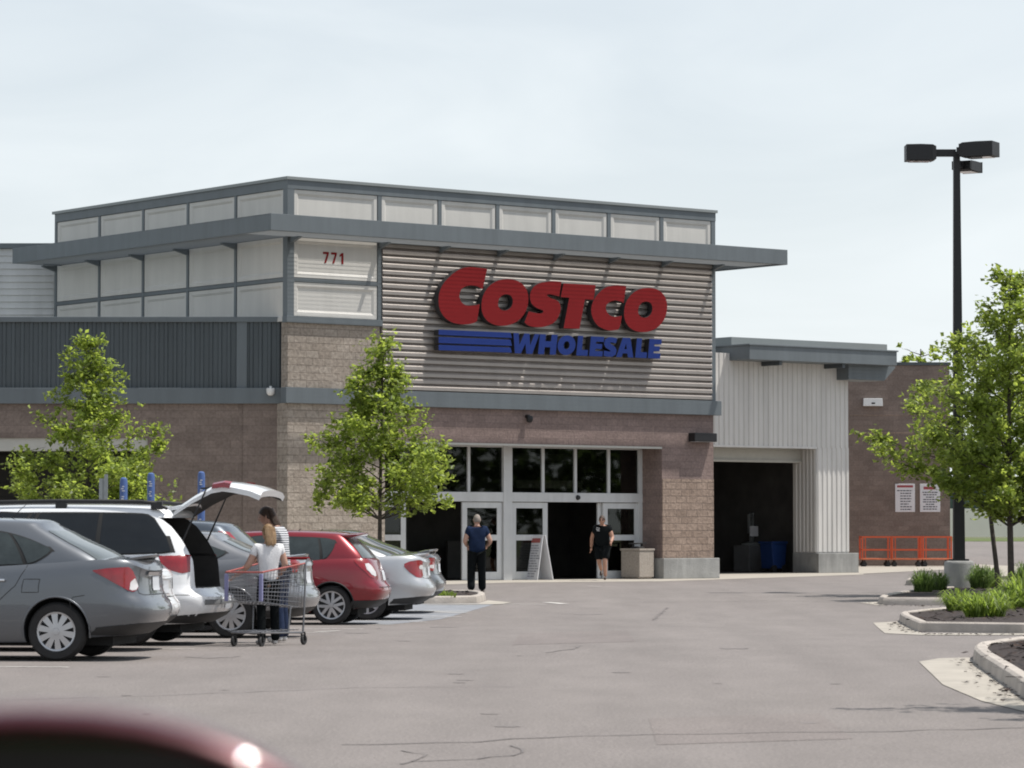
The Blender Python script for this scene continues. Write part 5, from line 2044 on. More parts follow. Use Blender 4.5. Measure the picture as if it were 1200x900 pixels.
# ------------------------------------------------------------------ trees and plants
def tree(name, label, base, H, z0, prof, nleaf, seed, mat, tr=.055, leaf=.118, group=None, lean=(0, 0), blobs=1.0):
    """prof: [(t, radius)] with t 0..1 from the crown's bottom to its top"""
    rnd = random.Random(seed)
    root = empty(name, base)
    tag(root, label, 'tree', group)
    tb = MB()
    lead = []
    for k in range(15):
        t = k / 14
        lead.append(Vector((lean[0] * t + .04 * math.sin(3 * t + seed), lean[1] * t + .04 * math.cos(2.3 * t + seed), H * .96 * t)))
    tb.tube(lead, [tr * 1.35 * (1 - .3 * min(1, k * 2)) * (1 - .86 * k / 14) + .006 for k in range(15)], n=9)
    tips = []

    def lead_at(z):
        t = z / (H * .96) * 14
        i = min(13, int(t))
        return lead[i].lerp(lead[i + 1], t - i)
    nl = 44
    for k in range(nl):
        f = (k + rnd.random()) / nl
        zc = z0 + (H - z0) * f * .94
        st = lead_at(max(z0 * .78, zc - (.35 + .5 * (1 - f)) * 1.0))
        az = k * 2.4 + rnd.uniform(-.5, .5)
        rr = interp(prof, f) * rnd.uniform(.42, 1.22)
        tip = Vector((lead_at(zc).x + rr * math.cos(az), lead_at(zc).y + rr * math.sin(az), zc + rnd.uniform(-.05, .15)))
        mid = st.lerp(tip, .5) + Vector((0, 0, -.06 + .1 * rnd.random()))
        pts = [st, st.lerp(mid, .5), mid, mid.lerp(tip, .5) + Vector((0, 0, .05)), tip]
        r0 = tr * .40 * (1 - .6 * f)
        tb.tube(pts, [r0, r0 * .8, r0 * .6, r0 * .4, .004], n=5)
        ns = max(3, int(3 + rr * 4))
        for j in range(ns):
            q = .30 + .7 * (j + rnd.random()) / ns
            p = st.lerp(tip, q)
            d = Vector((rnd.uniform(-1, 1), rnd.uniform(-1, 1), rnd.uniform(-.3, .9))).normalized() * rnd.uniform(.15, .42) * (.6 + .5 * rr / 1.5)
            tb.tube([p, p + d * .6, p + d], [.007, .005, .003], n=4, cap=False)
            tips += [(p + d, rnd.uniform(.12, .27)), (p + d * .5, rnd.uniform(.10, .2))]
        tips.append((tip, rnd.uniform(.10, .2)))
    tips.append((lead[-1] + Vector((0, 0, .05)), .12))
    tips.append((lead[-2], .18))
    tb.build('trunk', M['bark'], root, smooth=True, angle=60)
    V, Fc = [], []
    wts = [r ** 1.6 * (1.35 - .7 * (p.z - z0) / (H - z0)) * rnd.choice((.05, .4, 1.0, 2.6)) for p, r in tips]
    for p, rad in rnd.choices(tips, wts, k=nleaf // 7):
        axis = Vector((rnd.gauss(0, 1), rnd.gauss(0, 1), rnd.gauss(0, .6))).normalized()
        cc = p + Vector((rnd.gauss(0, .55), rnd.gauss(0, .55), rnd.gauss(0, .45))) * rad
        for _ in range(7):
            c = cc + Vector((rnd.gauss(0, .07), rnd.gauss(0, .07), rnd.gauss(0, .06)))
            a = Vector((rnd.gauss(0, 1), rnd.gauss(0, 1), rnd.gauss(-.35, .55))).normalized()
            nrm = Vector((rnd.gauss(0, .7), rnd.gauss(0, .7), 1)).normalized()
            b = a.cross(nrm)
            if b.length < .1: continue
            b.normalize()
            l = leaf * rnd.uniform(.45, 1.35)
            wv = l * rnd.uniform(.28, .40)
            n0 = len(V)
            up = a.cross(b) * l * .12
            V += [c - a * l * .5, c - a * l * .05 + b * wv + up, c + a * l * .55, c - a * l * .05 - b * wv + up]
            Fc += [(n0, n0 + 1, n0 + 2), (n0, n0 + 2, n0 + 3)]
    me = bpy.data.meshes.new('crown')
    me.from_pydata(V, [], Fc)
    me.materials.append(mat)
    o = bpy.data.objects.new('crown', me)
    COL.objects.link(o)
    o.parent = root
    return root


def tree_at(px, py, d=None):
    p = gnd(px, py)
    return p


CONE = [(0, .66), (.10, .95), (.22, 1.0), (.36, .84), (.5, .60), (.65, .40), (.8, .25), (.92, .14), (1, .05)]
b = at(102, 690, 74.0)
b.z = .12
tree('young_tree', 'young leafy tree in front of the loading bay on the left, behind the white minivan', b, 5.78, 1.5, [(t, r * 2.1) for t, r in CONE], 14000, 11, M['leaf_a'], group='young trees in the parking lot')
b = at(447, 690, 74.5)
b.z = .12
tree('young_tree', 'young leafy tree in front of the tan stone pier left of the entrance doors', b, 5.78, 1.95, [(t, r * 1.95) for t, r in CONE], 13000, 23, M['leaf_a'], group='young trees in the parking lot')
b = gnd(1186, 696, .14)
TALL = [(0, .55), (.12, .9), (.3, 1.0), (.55, .9), (.75, .68), (.9, .4), (1, .15)]
tree('young_tree', 'fuller young tree at the right edge with its trunk among bright day lilies', b, 6.75, 1.75, [(t, r * 1.5) for t, r in TALL], 17500, 35, M['leaf_b'], group='young trees in the parking lot', tr=.07)
b = gnd(1171, 691, .14)
tree('young_tree', 'spreading young tree just behind the lamp post with branches reaching left', b, 5.6, 2.4, [(t, r * 2.25) for t, r in [(0, .75), (.15, .95), (.4, 1.0), (.6, .72), (.8, .42), (1, .15)]], 10500, 41, M['leaf_b'], group='young trees in the parking lot', lean=(-.5, 0))
tree('young_tree', 'young tree outside the right edge of the view casting its shadow across the asphalt', (6.2, 25.4, .1), 5.2, 2.1, [(t, r * 1.75) for t, r in CONE], 5000, 57, M['leaf_b'], group='young trees in the parking lot')


def tuft(name, label, base, n, h, spread, seed, mat, group, cat='plant', wd=.009, arch=1.0):
    rnd = random.Random(seed)
    V, Fc = [], []
    for _ in range(int(n * (2.2 if arch < 1.5 else 1.3))):
        a = rnd.uniform(0, 6.283)
        q = math.sqrt(rnd.random())
        rr = q * spread * 1.25
        p = Vector((rr * math.cos(a), rr * math.sin(a), 0))
        a2 = a + rnd.gauss(0, .9)
        hh = h * rnd.uniform(.6, 1.1) * (1 - .45 * q * q)
        out = rnd.uniform(.15, .9) * hh * (.35 + .5 * q) * arch
        d = Vector((math.cos(a2), math.sin(a2), 0))
        s = Vector((-d.y, d.x, 0))
        dr = rnd.uniform(.55 / arch, 1.08)
        pts = [p, p + d * out * .25 + Vector((0, 0, hh * .6)), p + d * out * .65 + Vector((0, 0, hh * .95)), p + d * out * 1.15 + Vector((0, 0, hh * dr))]
        ws = [wd, wd * 1.1, wd * .8, .001]
        n0 = len(V)
        for q, w_ in zip(pts, ws): V += [q - s * w_, q + s * w_]
        for k in range(3): Fc.append((n0 + 2 * k, n0 + 2 * k + 1, n0 + 2 * k + 3, n0 + 2 * k + 2))
    me = bpy.data.meshes.new(name)
    me.from_pydata(V, [], Fc)
    me.materials.append(mat)
    o = bpy.data.objects.new(name, me)
    COL.objects.link(o)
    o.location = base
    tag(o, label, cat, group)
    return o


GP = 'grassy plants in the kerbed islands'
for px, py, n, h, sd, mt, lab in (
        (1082, 693.5, 200, .50, .15, 'blade_dark', 'feathery dark green clump at the left of the lamp base'),
        (1101, 691.5, 180, .42, .12, 'blade_dark', 'feathery green clump touching the left of the concrete lamp base'),
        (1148, 690, 200, .55, .15, 'blade_dark', 'upright grassy clump right of the concrete lamp base'),
        (1162, 689, 200, .50, .15, 'blade_dark', 'upright grassy clump between the lamp base and the thin tree trunk'),
        (1203, 689, 220, .62, .18, 'blade_dark', 'upright grassy clump cut by the right edge of the picture'),
        (1126, 716, 200, .40, .24, 'blade', 'low arching day lily clump at the left of the middle island'),
        (1154, 724, 260, .44, .30, 'blade', 'largest arching day lily clump near the middle of the island'),
        (1176, 714, 180, .40, .26, 'blade', 'day lily clump just left of the thicker tree trunk'),
        (1200, 713, 220, .66, .24, 'blade', 'tall bright day lily clump right of the thicker tree trunk')):
    tuft('day_lily', lab, gnd(px, py, .12), n, h, sd * (.8 if mt == 'blade' else 1), int(px), M[mt], GP, arch=2.2 if mt == 'blade' else 1.25, wd=.012 if mt == 'blade' else .006)
for px, py in ((519, 699), (527, 700)):
    tuft('weed_clump', 'small dry weed clump at the tip of the island by the charcoal car' if px == 519 else 'small dry weed clump nearest the feet of the man in navy', gnd(px, py, .12), 22, .15, .10, px, M['blade'], 'weeds at the kerb tip')

# ------------------------------------------------------------------ street furniture
lp = gnd(1124, 689.5, .10)
lamp = empty('street_lamp', lp)
tag(lamp, 'tall black parking lot lamp with three box heads on a round concrete base', 'lamp')
pxm = lp.y / F
MB().lathe([(0, .62), (.29, .62), (.325, .60), (.335, .55), (.335, -.05)], n=32).build('concrete_base', M['concrete_grey'], lamp, smooth=True, angle=50)
ht = at(1121, 178, lp.y).z - lp.z
m = MB()
hb, htp = .125, .07
m.add([(-hb, -hb, .62), (hb, -hb, .62), (hb, hb, .62), (-hb, hb, .62), (-htp, -htp, ht), (htp, -htp, ht), (htp, htp, ht), (-htp, htp, ht)], [(0, 1, 5, 4), (1, 2, 6, 5), (2, 3, 7, 6), (3, 0, 4, 7), (4, 5, 6, 7), (0, 1, 2, 3)])
m.box(-.2, .2, -.2, .2, .62, .66)
m.build('pole', M['black'], lamp)


def head(a, r0, r1, dz, lenx, wid, hgt):
    d = Vector((math.cos(a), math.sin(a), 0))
    s = Vector((-d.y, d.x, 0))
    m = MB()
    z = ht + dz
    sec = [(r0, wid * .46, .0, hgt * .86), (r0 + .08, wid * .5, -.03, hgt * .97), (r0 + lenx * .5, wid * .5, -.03, hgt), (r0 + lenx, wid * .5, -.03, hgt * .98)]
    rows = []
    for r_q, w_q, zb_q, zt_q in sec:
        rows.append([d * r_q + s * w_q + Vector((0, 0, z + zb_q)), d * r_q + s * w_q + Vector((0, 0, z + zt_q)), d * r_q - s * w_q + Vector((0, 0, z + zt_q)), d * r_q - s * w_q + Vector((0, 0, z + zb_q))])
    m.grid(rows, closed=True)
    m.add(rows[0], [(0, 1, 2, 3)])
    m.add(rows[-1], [(0, 1, 2, 3)])
    o = m.build('lamp_head', M['black'], lamp, bevel=.012)
    m = MB()
    q = lambda rr, ss: d * rr + s * ss + Vector((0, 0, z - .045))
    m.add([q(r0 + .14, wid * .4), q(r0 + lenx - .08, wid * .4), q(r0 + lenx - .08, -wid * .4), q(r0 + .14, -wid * .4)], [(0, 1, 2, 3)])
    m.build('lens', M['lens_clear'], o)
    m = MB().bar(d * .02 + Vector((0, 0, z + hgt * .45)), d * (r0 + .05) + Vector((0, 0, z + hgt * .45)), .12, .16)
    m.build('arm', M['black'], lamp)


head(R(180), .48, 1.13, -.18, .68, .46, .34)
head(R(-28), .14, .94, -.12, .80, .50, .31)
head(R(60), .26, 1.0, -.36, .70, .46, .20)

GPOST = 'sign posts beyond the parked cars'
for px, py, dist, kind, lab in ((121, 557, 61.5, 'g', 'plain galvanised sign post left of the blue posts'), (145, 559.5, 61.5, 'b', 'blue sleeved sign post with pale marks, leftmost of the blue ones'),
                                (177, 554, 62.5, 'b', 'blue sleeved sign post at the right edge of the left tree'), (236, 552.5, 64, 'b', 'blue sleeved sign post above the raised tailgate of the van')):
    p = at(px, py, dist)
    t0 = empty('sign_post', (p.x, p.y, gz(p.y)))
    tag(t0, lab, 'post', GPOST)
    h_ = p.z - gz(p.y)
    if kind == 'g':
        m = MB()
        m.box(-.075, -.01, -.02, .02, 0, h_ - .06)
        m.box(.02, .085, -.02, .02, 0, h_ + .02)
        m.box(-.01, .02, 0, .01, 0, h_ - .06)
        m.build('post', M['steel'], t0)
    else:
        MB().lathe([(.05, 0), (.05, h_ - 1.35)], n=14).build('post', M['steel'], t0, smooth=True)
        MB().lathe([(.072, h_ - 1.4), (.072, h_ - .08), (.06, h_ - .02), (.03, h_), (0, h_)], n=18).build('sleeve', M['sign_blue_post'], t0, smooth=True)
        m = MB()
        random.seed(px)
        zz = h_ - .16
        for k in range(6):                   # faded marks down the sleeve
            wq = random.uniform(.018, .032)
            for q in range(random.choice((2, 3))):
                o_ = random.uniform(-.012, .012)
                m.box(o_ - wq, o_ + wq * random.uniform(.3, 1), -.078, -.0735, zz - .04 * q - .022, zz - .04 * q)
            zz -= .19
        m.build('pale_mark', M['sign_white'], t0)

# A-frame sign outside the doors
a, b_ = gnd(613, 680), gnd(646, 679.5)
t0 = empty('sandwich_board', gnd(628, 679.6), R(0))
tag(t0, 'white A-frame sandwich board with lines of text standing before the entrance doors', 'sign')
hB = 1.27
lw = .86
for sg, nm in ((-1, 'front_board'), (1, 'rear_board')):
    m = MB()
    d = Vector((.86, .50, 0)).normalized()          # the way the two boards spread
    s = Vector((d.y, -d.x, 0)) * -1
    wv = Vector((.62, -.78, 0)).normalized()
    foot = d * (.27 * sg)
    topp = d * (.05 * sg)
    wid = wv * lw * .5
    A = [foot + wid, foot - wid, topp - wid * .9 + Vector((0, 0, hB)), topp + wid * .9 + Vector((0, 0, hB))]
    n = (A[1] - A[0]).cross(A[3] - A[0]).normalized()
    if n.dot(d) * sg < 0: n = -n
    th = n * -.025
    m.add(A + [p + th for p in A], [(0, 1, 2, 3), (4, 5, 6, 7), (0, 1, 5, 4), (1, 2, 6, 5), (2, 3, 7, 6), (3, 0, 4, 7)])
    o = m.build(nm, M['sign_white'], t0, bevel=.006)
    if sg < 0:
        random.seed(4)
        m, mr_ = MB(), MB()

        def P(u, v): return A[1].lerp(A[0], u).lerp(A[2].lerp(A[3], u), v) + n * .006
        for k in range(13):
            v0_ = .07 + .057 * k
            u0_ = random.uniform(.08, .16)
            while u0_ < random.uniform(.75, .9):
                ul = random.uniform(.08, .22)
                m.add([P(u0_, v0_), P(u0_ + ul, v0_), P(u0_ + ul, v0_ + .026), P(u0_, v0_ + .026)], [(0, 1, 2, 3)])
                u0_ += ul + .03
        mr_.add([P(.1, .83), P(.9, .83), P(.9, .93), P(.1, .93)], [(0, 1, 2, 3)])
        m.build('lettering', M['pale_ink'], o)
        mr_.build('heading', M['rim_red'], o)
# square litter bin
pb_ = hit_plane(747, 640, CORNER + VD * .38, VD)
t0 = empty('litter_bin', (pb_.x, pb_.y, .02), TA + R(12))
tag(t0, 'square stone clad litter bin beside the right hand door', 'bin')
MB().box(-.34, .34, -.34, .34, .03, .80).build('body', M['bin'], t0, bevel=.025)
m = MB()
m.box(-.36, .36, -.36, .36, .80, .86)
m.box(-.30, .30, -.30, .30, .0, .03)
m.build('rim', M['bin'], t0, bevel=.012)
m = MB()
m.lathe([(.20, .86), (.20, .90), (.15, .92), (.12, .90)], n=20)
for sx in (-.2, .2): m.bar((sx, 0, .86), (sx, 0, 1.0), .05)
m.bar((-.24, 0, 1.0), (.24, 0, 1.02), .3, .03)
m.build('lid', M['black_plastic'], t0, bevel=0)

# orange flat carts along the brown wall
XO = [1010, 1045, 1081]
for i, px in enumerate(XO):
    p = gnd(px, 664.2)
    t0 = empty('stock_cart', (p.x, p.y, 0), R((2, -3, 3)[i]))
    tag(t0, ('orange flatbed cart with side rails, nearest the pale ribbed wall', 'orange flatbed cart with side rails, middle of the three', 'orange flatbed cart with side rails, nearest the lamp post')[i], 'cart', 'orange carts parked along the brown wall')
    Wc, Dc, Hc = 1.17, .75, 1.16
    f = MB()
    for x in (.03, Wc - .03):
        for y in (0, Dc): f.bar((x, y, .28), (x, y, Hc), .06)
    for y in (0, Dc):
        for z_ in (Hc, .66): f.bar((0, y, z_), (Wc, y, z_), .05, .065)
    for x in (.03, Wc - .03):
        for z_ in (Hc, .66): f.bar((x, 0, z_), (x, Dc, z_), .05)
    for x in (.14, Wc - .14): f.bar((x, 0, .28), (x, 0, Hc), .04)
    f.build('frame', M['orange'], t0)
    MB().box(-.01, Wc + .01, -.04, Dc + .04, .27, .33).build('deck', M['orange_deck'], t0, bevel=.012)
    for x in (.12, Wc - .12):
        for y in (.08, Dc - .08):
            m = MB().lathe([(0, -.03), (.09, -.028), (.10, 0), (.09, .028), (0, .03)], axis='y', n=16, c=(x, y, .10))
            m.bar((x, y, .10), (x, y, .27), .06)
            m.build('caster', M['black_plastic'], t0)

# leaf litter in the gutters
def litter(pts, n, sd):
    rnd = random.Random(sd)
    P = gpx(pts)
    m = MB()
    for _ in range(n):
        i = rnd.randrange(len(P) - 1)
        c = P[i].lerp(P[i + 1], rnd.random())
        c = Vector((c.x + rnd.gauss(0, .10), c.y + rnd.gauss(0, .18), 0))
        c.z = gz(c.y) + .022
        a = rnd.uniform(0, 6.3)
        l = rnd.uniform(.012, .045)
        d = Vector((math.cos(a), math.sin(a), rnd.uniform(-.2, .2))) * l
        e = Vector((-math.sin(a), math.cos(a), rnd.uniform(-.2, .4))) * l * .6
        m.add([c - d, c + e, c + d, c - e], [(0, 1, 2, 3)])
    tag(m.build('leaf_litter', M['chip']), kind='stuff')


litter([(1049, 730), (1060, 736.5), (1074, 743)], 90, 1)
litter([(1133, 774), (1150, 789), (1180, 811), (1198, 824)], 170, 2)
litter([(1024, 707.5), (1034, 710.5), (1100, 711.5)], 60, 3)
litter([(1085, 744.5), (1130, 745), (1200, 745)], 60, 4)

tree('distant_tree', 'tree behind the right block wall with its top just above the roof edge', (wx(1080, 182), 182, gz(182)), 11.4, 5.0, [(0, 3.0), (.4, 3.4), (.7, 2.6), (1, .8)], 3000, 91, M['leaf_b'], tr=.2, leaf=.34)

# trees along the far side of the lot, out to the right: the entrance glass mirrors them
rnd = random.Random(77)
V_, F_ = [], []
for k in range(9):
    cy = 30 + 13 * k + rnd.uniform(-3, 3)
    cx_ = 88 + rnd.uniform(-6, 6)
    for _ in range(900):
        q = Vector((rnd.gauss(0, 1), rnd.gauss(0, 1), rnd.gauss(0, 1))).normalized() * rnd.random() ** .4
        c = Vector((cx_ + q.x * 5, cy + q.y * 6.5, 5.2 + q.z * 4.6 + rnd.uniform(-.3, .3)))
        a = Vector((rnd.gauss(0, 1), rnd.gauss(0, 1), rnd.gauss(0, 1))).normalized()
        b_ = a.cross(Vector((.3, .2, 1))).normalized()
        n0 = len(V_)
        V_ += [c - a * .55, c + b_ * .4, c + a * .55, c - b_ * .4]
        F_.append((n0, n0 + 1, n0 + 2, n0 + 3))
me = bpy.data.meshes.new('treeline')
me.from_pydata(V_, [], F_)
me.materials.append(M['leaf_far'])
o = bpy.data.objects.new('treeline', me)
COL.objects.link(o)
tag(o, kind='stuff')

# things standing in the tyre bay
pb = BB + UD * bu(906, 2.4) + VD * 2.4
t0 = empty('blue_bin', (pb.x, pb.y, .013), TA)
tag(t0, 'blue wheeled bin standing in the dark tyre bay', 'bin')
MB().prism([(-.26, .12), (.26, .12), (.34, .95), (-.34, .95)], -.3, .3, lambda a, b, d: (a, d, b)).build('body', M['blue_plastic'], t0, bevel=.02)
MB().box(-.37, .37, -.34, .34, .95, 1.03).build('lid', M['blue_plastic'], t0, bevel=.02)
for sx in (-.22, .22): MB().lathe([(0, -.03), (.12, -.03), (.12, .03), (0, .03)], axis='y', n=16, c=(sx, -.28, .12)).build('wheel', M['tyre'], t0)
pb = BB + UD * bu(880, 4.2) + VD * 4.2
t0 = empty('tyre_machine', (pb.x, pb.y, .013), TA)
tag(t0, 'grey tyre fitting machine standing in the dark bay left of the blue bin', 'machine')
MB().box(-.45, .45, -.4, .4, 0, .9).build('cabinet', M['grey_plastic'], t0, bevel=.03)
MB().lathe([(0, .9), (.32, .9), (.34, .95), (.1, 1.02), (0, 1.02)], n=24).build('turntable', M['steel'], t0)
m = MB()
m.bar((.3, .3, .9), (.3, .3, 2.0), .12)
m.bar((.3, .3, 1.9), (-.1, 0, 1.9), .1)
m.bar((-.1, 0, 1.95), (-.1, 0, 1.3), .07)
m.build('arm', M['steel'], t0)
MB().box(-.42, -.05, -.42, -.4, 1.2, 1.55).build('display', M['sign_white'], t0)

# far right: pale wall, fence, distant trees
YF = 240
zg = gz(YF)
x0, x1 = wx(1085, YF), wx(1500, YF)
o = MB().box(x0, x1, YF, YF + .4, zg - .1, 1.37 + 27 * YF / F).build('boundary_wall', M['wall_pale'])
tag(o, 'long pale boundary wall far away beyond the right trees', 'wall')
t0 = empty('screen_fence', (x0, YF + .8, zg))
tag(t0, 'dark green screened fence standing behind the far pale wall', 'fence')
h1 = 1.37 + 52 * YF / F - zg
m = MB()
for k in range(12): m.tube([(k * (x1 - x0) / 11, 0, 0), (k * (x1 - x0) / 11, 0, h1)], .05, n=6)
m.tube([(0, 0, h1 - .03), (x1 - x0, 0, h1 - .03)], .05, n=6)
m.build('fence_frame', M['black'], t0)
MB().box(0, x1 - x0, -.01, .01, .3, h1 - .1).build('screen', M['dark_green'], t0)
for i, (px, dist, H, rr) in enumerate(((1128, 268, 5.2, 3.0), (1150, 262, 4.6, 3.0), (1176, 270, 5.6, 3.4), (1205, 265, 5.0, 3.2), (1238, 272, 6.0, 3.6))):
    p = Vector((wx(px, dist), dist, gz(dist)))
    tree('distant_tree', 'hazy green tree far behind the screened fence at the right', p, H, 1.0, [(0, rr * .7), (.3, rr), (.7, rr * .7), (1, rr * .25)], 1500, 70 + i, M['leaf_far'], tr=.12, leaf=.5, group='distant trees behind the fence')


# ------------------------------------------------------------------ people
def skin(name, pts, edges, mat, parent, root=0, sub=2, extra=None):
    """pts: list of (pos, radius or (rx, ry)); grown with a skin modifier and subdivision"""
    me = bpy.data.meshes.new(name)
    me.from_pydata([p for p, r in pts], edges, [])
    o = bpy.data.objects.new('tmp', me)
    COL.objects.link(o)
    md = o.modifiers.new('s', 'SKIN')
    md.use_smooth_shade = True
    sd = me.skin_vertices[0].data
    for i, (p, r) in enumerate(pts):
        sd[i].radius = r if isinstance(r, tuple) else (r, r)
        sd[i].use_root = (i == root)
    s2 = o.modifiers.new('d', 'SUBSURF')
    s2.levels = sub
    s2.render_levels = sub
    bpy.context.view_layer.update()
    dg = bpy.context.evaluated_depsgraph_get()
    res = bpy.data.meshes.new_from_object(o.evaluated_get(dg))
    bpy.data.objects.remove(o)
    res.name = name
    if extra:
        bm = bmesh.new()
        bm.from_mesh(res)
        for e in extra: bm.from_mesh(e)
        bm.to_mesh(res)
        bm.free()
    res.materials.clear()
    res.materials.append(mat)
    res.polygons.foreach_set('use_smooth', [True] * len(res.polygons))
    ob = bpy.data.objects.new(name, res)
    COL.objects.link(ob)
    ob.parent = parent
    return ob


def skin_raw(pts, edges, root=0, sub=1):
    o = skin('raw', pts, edges, M['skin'], None, root, sub)
    me = o.data
    bpy.data.objects.remove(o)
    return me


def hand(wr, d, side, thumb_dir, k=1.0):
    """palm and five bent fingers; wr = wrist, d = direction of the hand, thumb_dir = towards the thumb"""
    d = Vector(d).normalized()
    t = Vector(thumb_dir)
    t = (t - d * t.dot(d)).normalized()
    n = d.cross(t) * side
    wr = Vector(wr)
    out = []
    pal = [(wr - d * .01, (.022 * k, .017 * k)), (wr + d * .045 * k, (.036 * k, .016 * k)), (wr + d * .085 * k, (.038 * k, .014 * k))]
    out.append(skin_raw(pal, [(0, 1), (1, 2)], 0, 1))
    for i, (off, ln) in enumerate(((.030, .070), (.010, .080), (-.011, .074), (-.031, .058))):
        b = wr + d * .082 * k + t * off * k
        p1 = b + (d * .95 + n * .25) * ln * .45 * k
        p2 = p1 + (d * .70 + n * .7) * ln * .35 * k
        p3 = p2 + (d * .35 + n * .95) * ln * .28 * k
        out.append(skin_raw([(b - d * .015, .0095 * k), (p1, .0088 * k), (p2, .008 * k), (p3, .0065 * k)], [(0, 1), (1, 2), (2, 3)], 0, 1))
    b = wr + d * .028 * k + t * .025 * k
    p1 = b + (t * .75 + d * .65) * .035 * k
    p2 = p1 + (t * .3 + d * .95 + n * .2) * .032 * k
    out.append(skin_raw([(b, .012 * k), (p1, .0105 * k), (p2, .008 * k)], [(0, 1), (1, 2)], 0, 1))
    return out


def head_mesh(c, fwd, up, k=1.0):
    """head with brow, nose, chin and ears around centre c"""
    f = Vector(fwd).normalized()
    u = Vector(up)
    u = (u - f * u.dot(f)).normalized()
    s = f.cross(u)
    bm = bmesh.new()
    bmesh.ops.create_uvsphere(bm, u_segments=28, v_segments=22, radius=1)
    for v in bm.verts:
        x, y, z = v.co          # y forward
        Y, Z, X = y, z, x
        w_ = .074 * (1 - .16 * max(0, -Z) ** 1.3)
        dp = .095 * (1 - .10 * max(0, -Z))
        px, py, pz = X * w_, Y * dp, Z * .118
        if Y > 0:
            face = Y
            py -= .012 * face * max(0, 1 - abs(Z) * 1.0) * 0
            g = lambda x0, z0, sx, sz: math.exp(-((X - x0) / sx) ** 2 - ((Z - z0) / sz) ** 2)
            py += .024 * g(0, -.12, .16, .20) * face + .010 * g(0, .06, .12, .22) * face        # nose
            py -= .010 * (g(.42, .08, .2, .13) + g(-.42, .08, .2, .13)) * face                        # eye sockets
            py += .006 * (g(.35, .26, .35, .1) + g(-.35, .26, .35, .1)) * face                        # brow
            py += .008 * g(0, -.48, .3, .10) * face - .005 * g(0, -.58, .3, .05) * face               # lips
            py += .012 * g(0, -.82, .35, .2) * face                                                  # chin
        v.co = Vector(c) + (s * px + f * py + u * pz) * k
    for sg in (1, -1):
        r = bmesh.ops.create_uvsphere(bm, u_segments=10, v_segments=8, radius=1)
        for v in r['verts']:
            q = v.co.copy()
            v.co = Vector(c) + (s * (sg * .074 + q.x * .010) + f * (-.005 + q.y * .018) + u * (.0 + q.z * .032)) * k
    me = bpy.data.meshes.new('head')
    bm.to_mesh(me)
    bm.free()
    return me


def blob(name, c, axes, rad, mat, parent, fn=None, seg=20):
    """smooth cap or ball: axes = (right, forward, up)"""
    bm = bmesh.new()
    bmesh.ops.create_uvsphere(bm, u_segments=seg, v_segments=seg - 4, radius=1)
    for v in list(bm.verts):
        q = v.co.copy()
        if fn: q = fn(q)
        v.co = Vector(c) + axes[0] * q.x * rad[0] + axes[1] * q.y * rad[1] + axes[2] * q.z * rad[2]
    me = bpy.data.meshes.new(name)
    bm.to_mesh(me)
    bm.free()
    me.materials.append(mat)
    me.polygons.foreach_set('use_smooth', [True] * len(me.polygons))
    o = bpy.data.objects.new(name, me)
    COL.objects.link(o)
    o.parent = parent
    return o


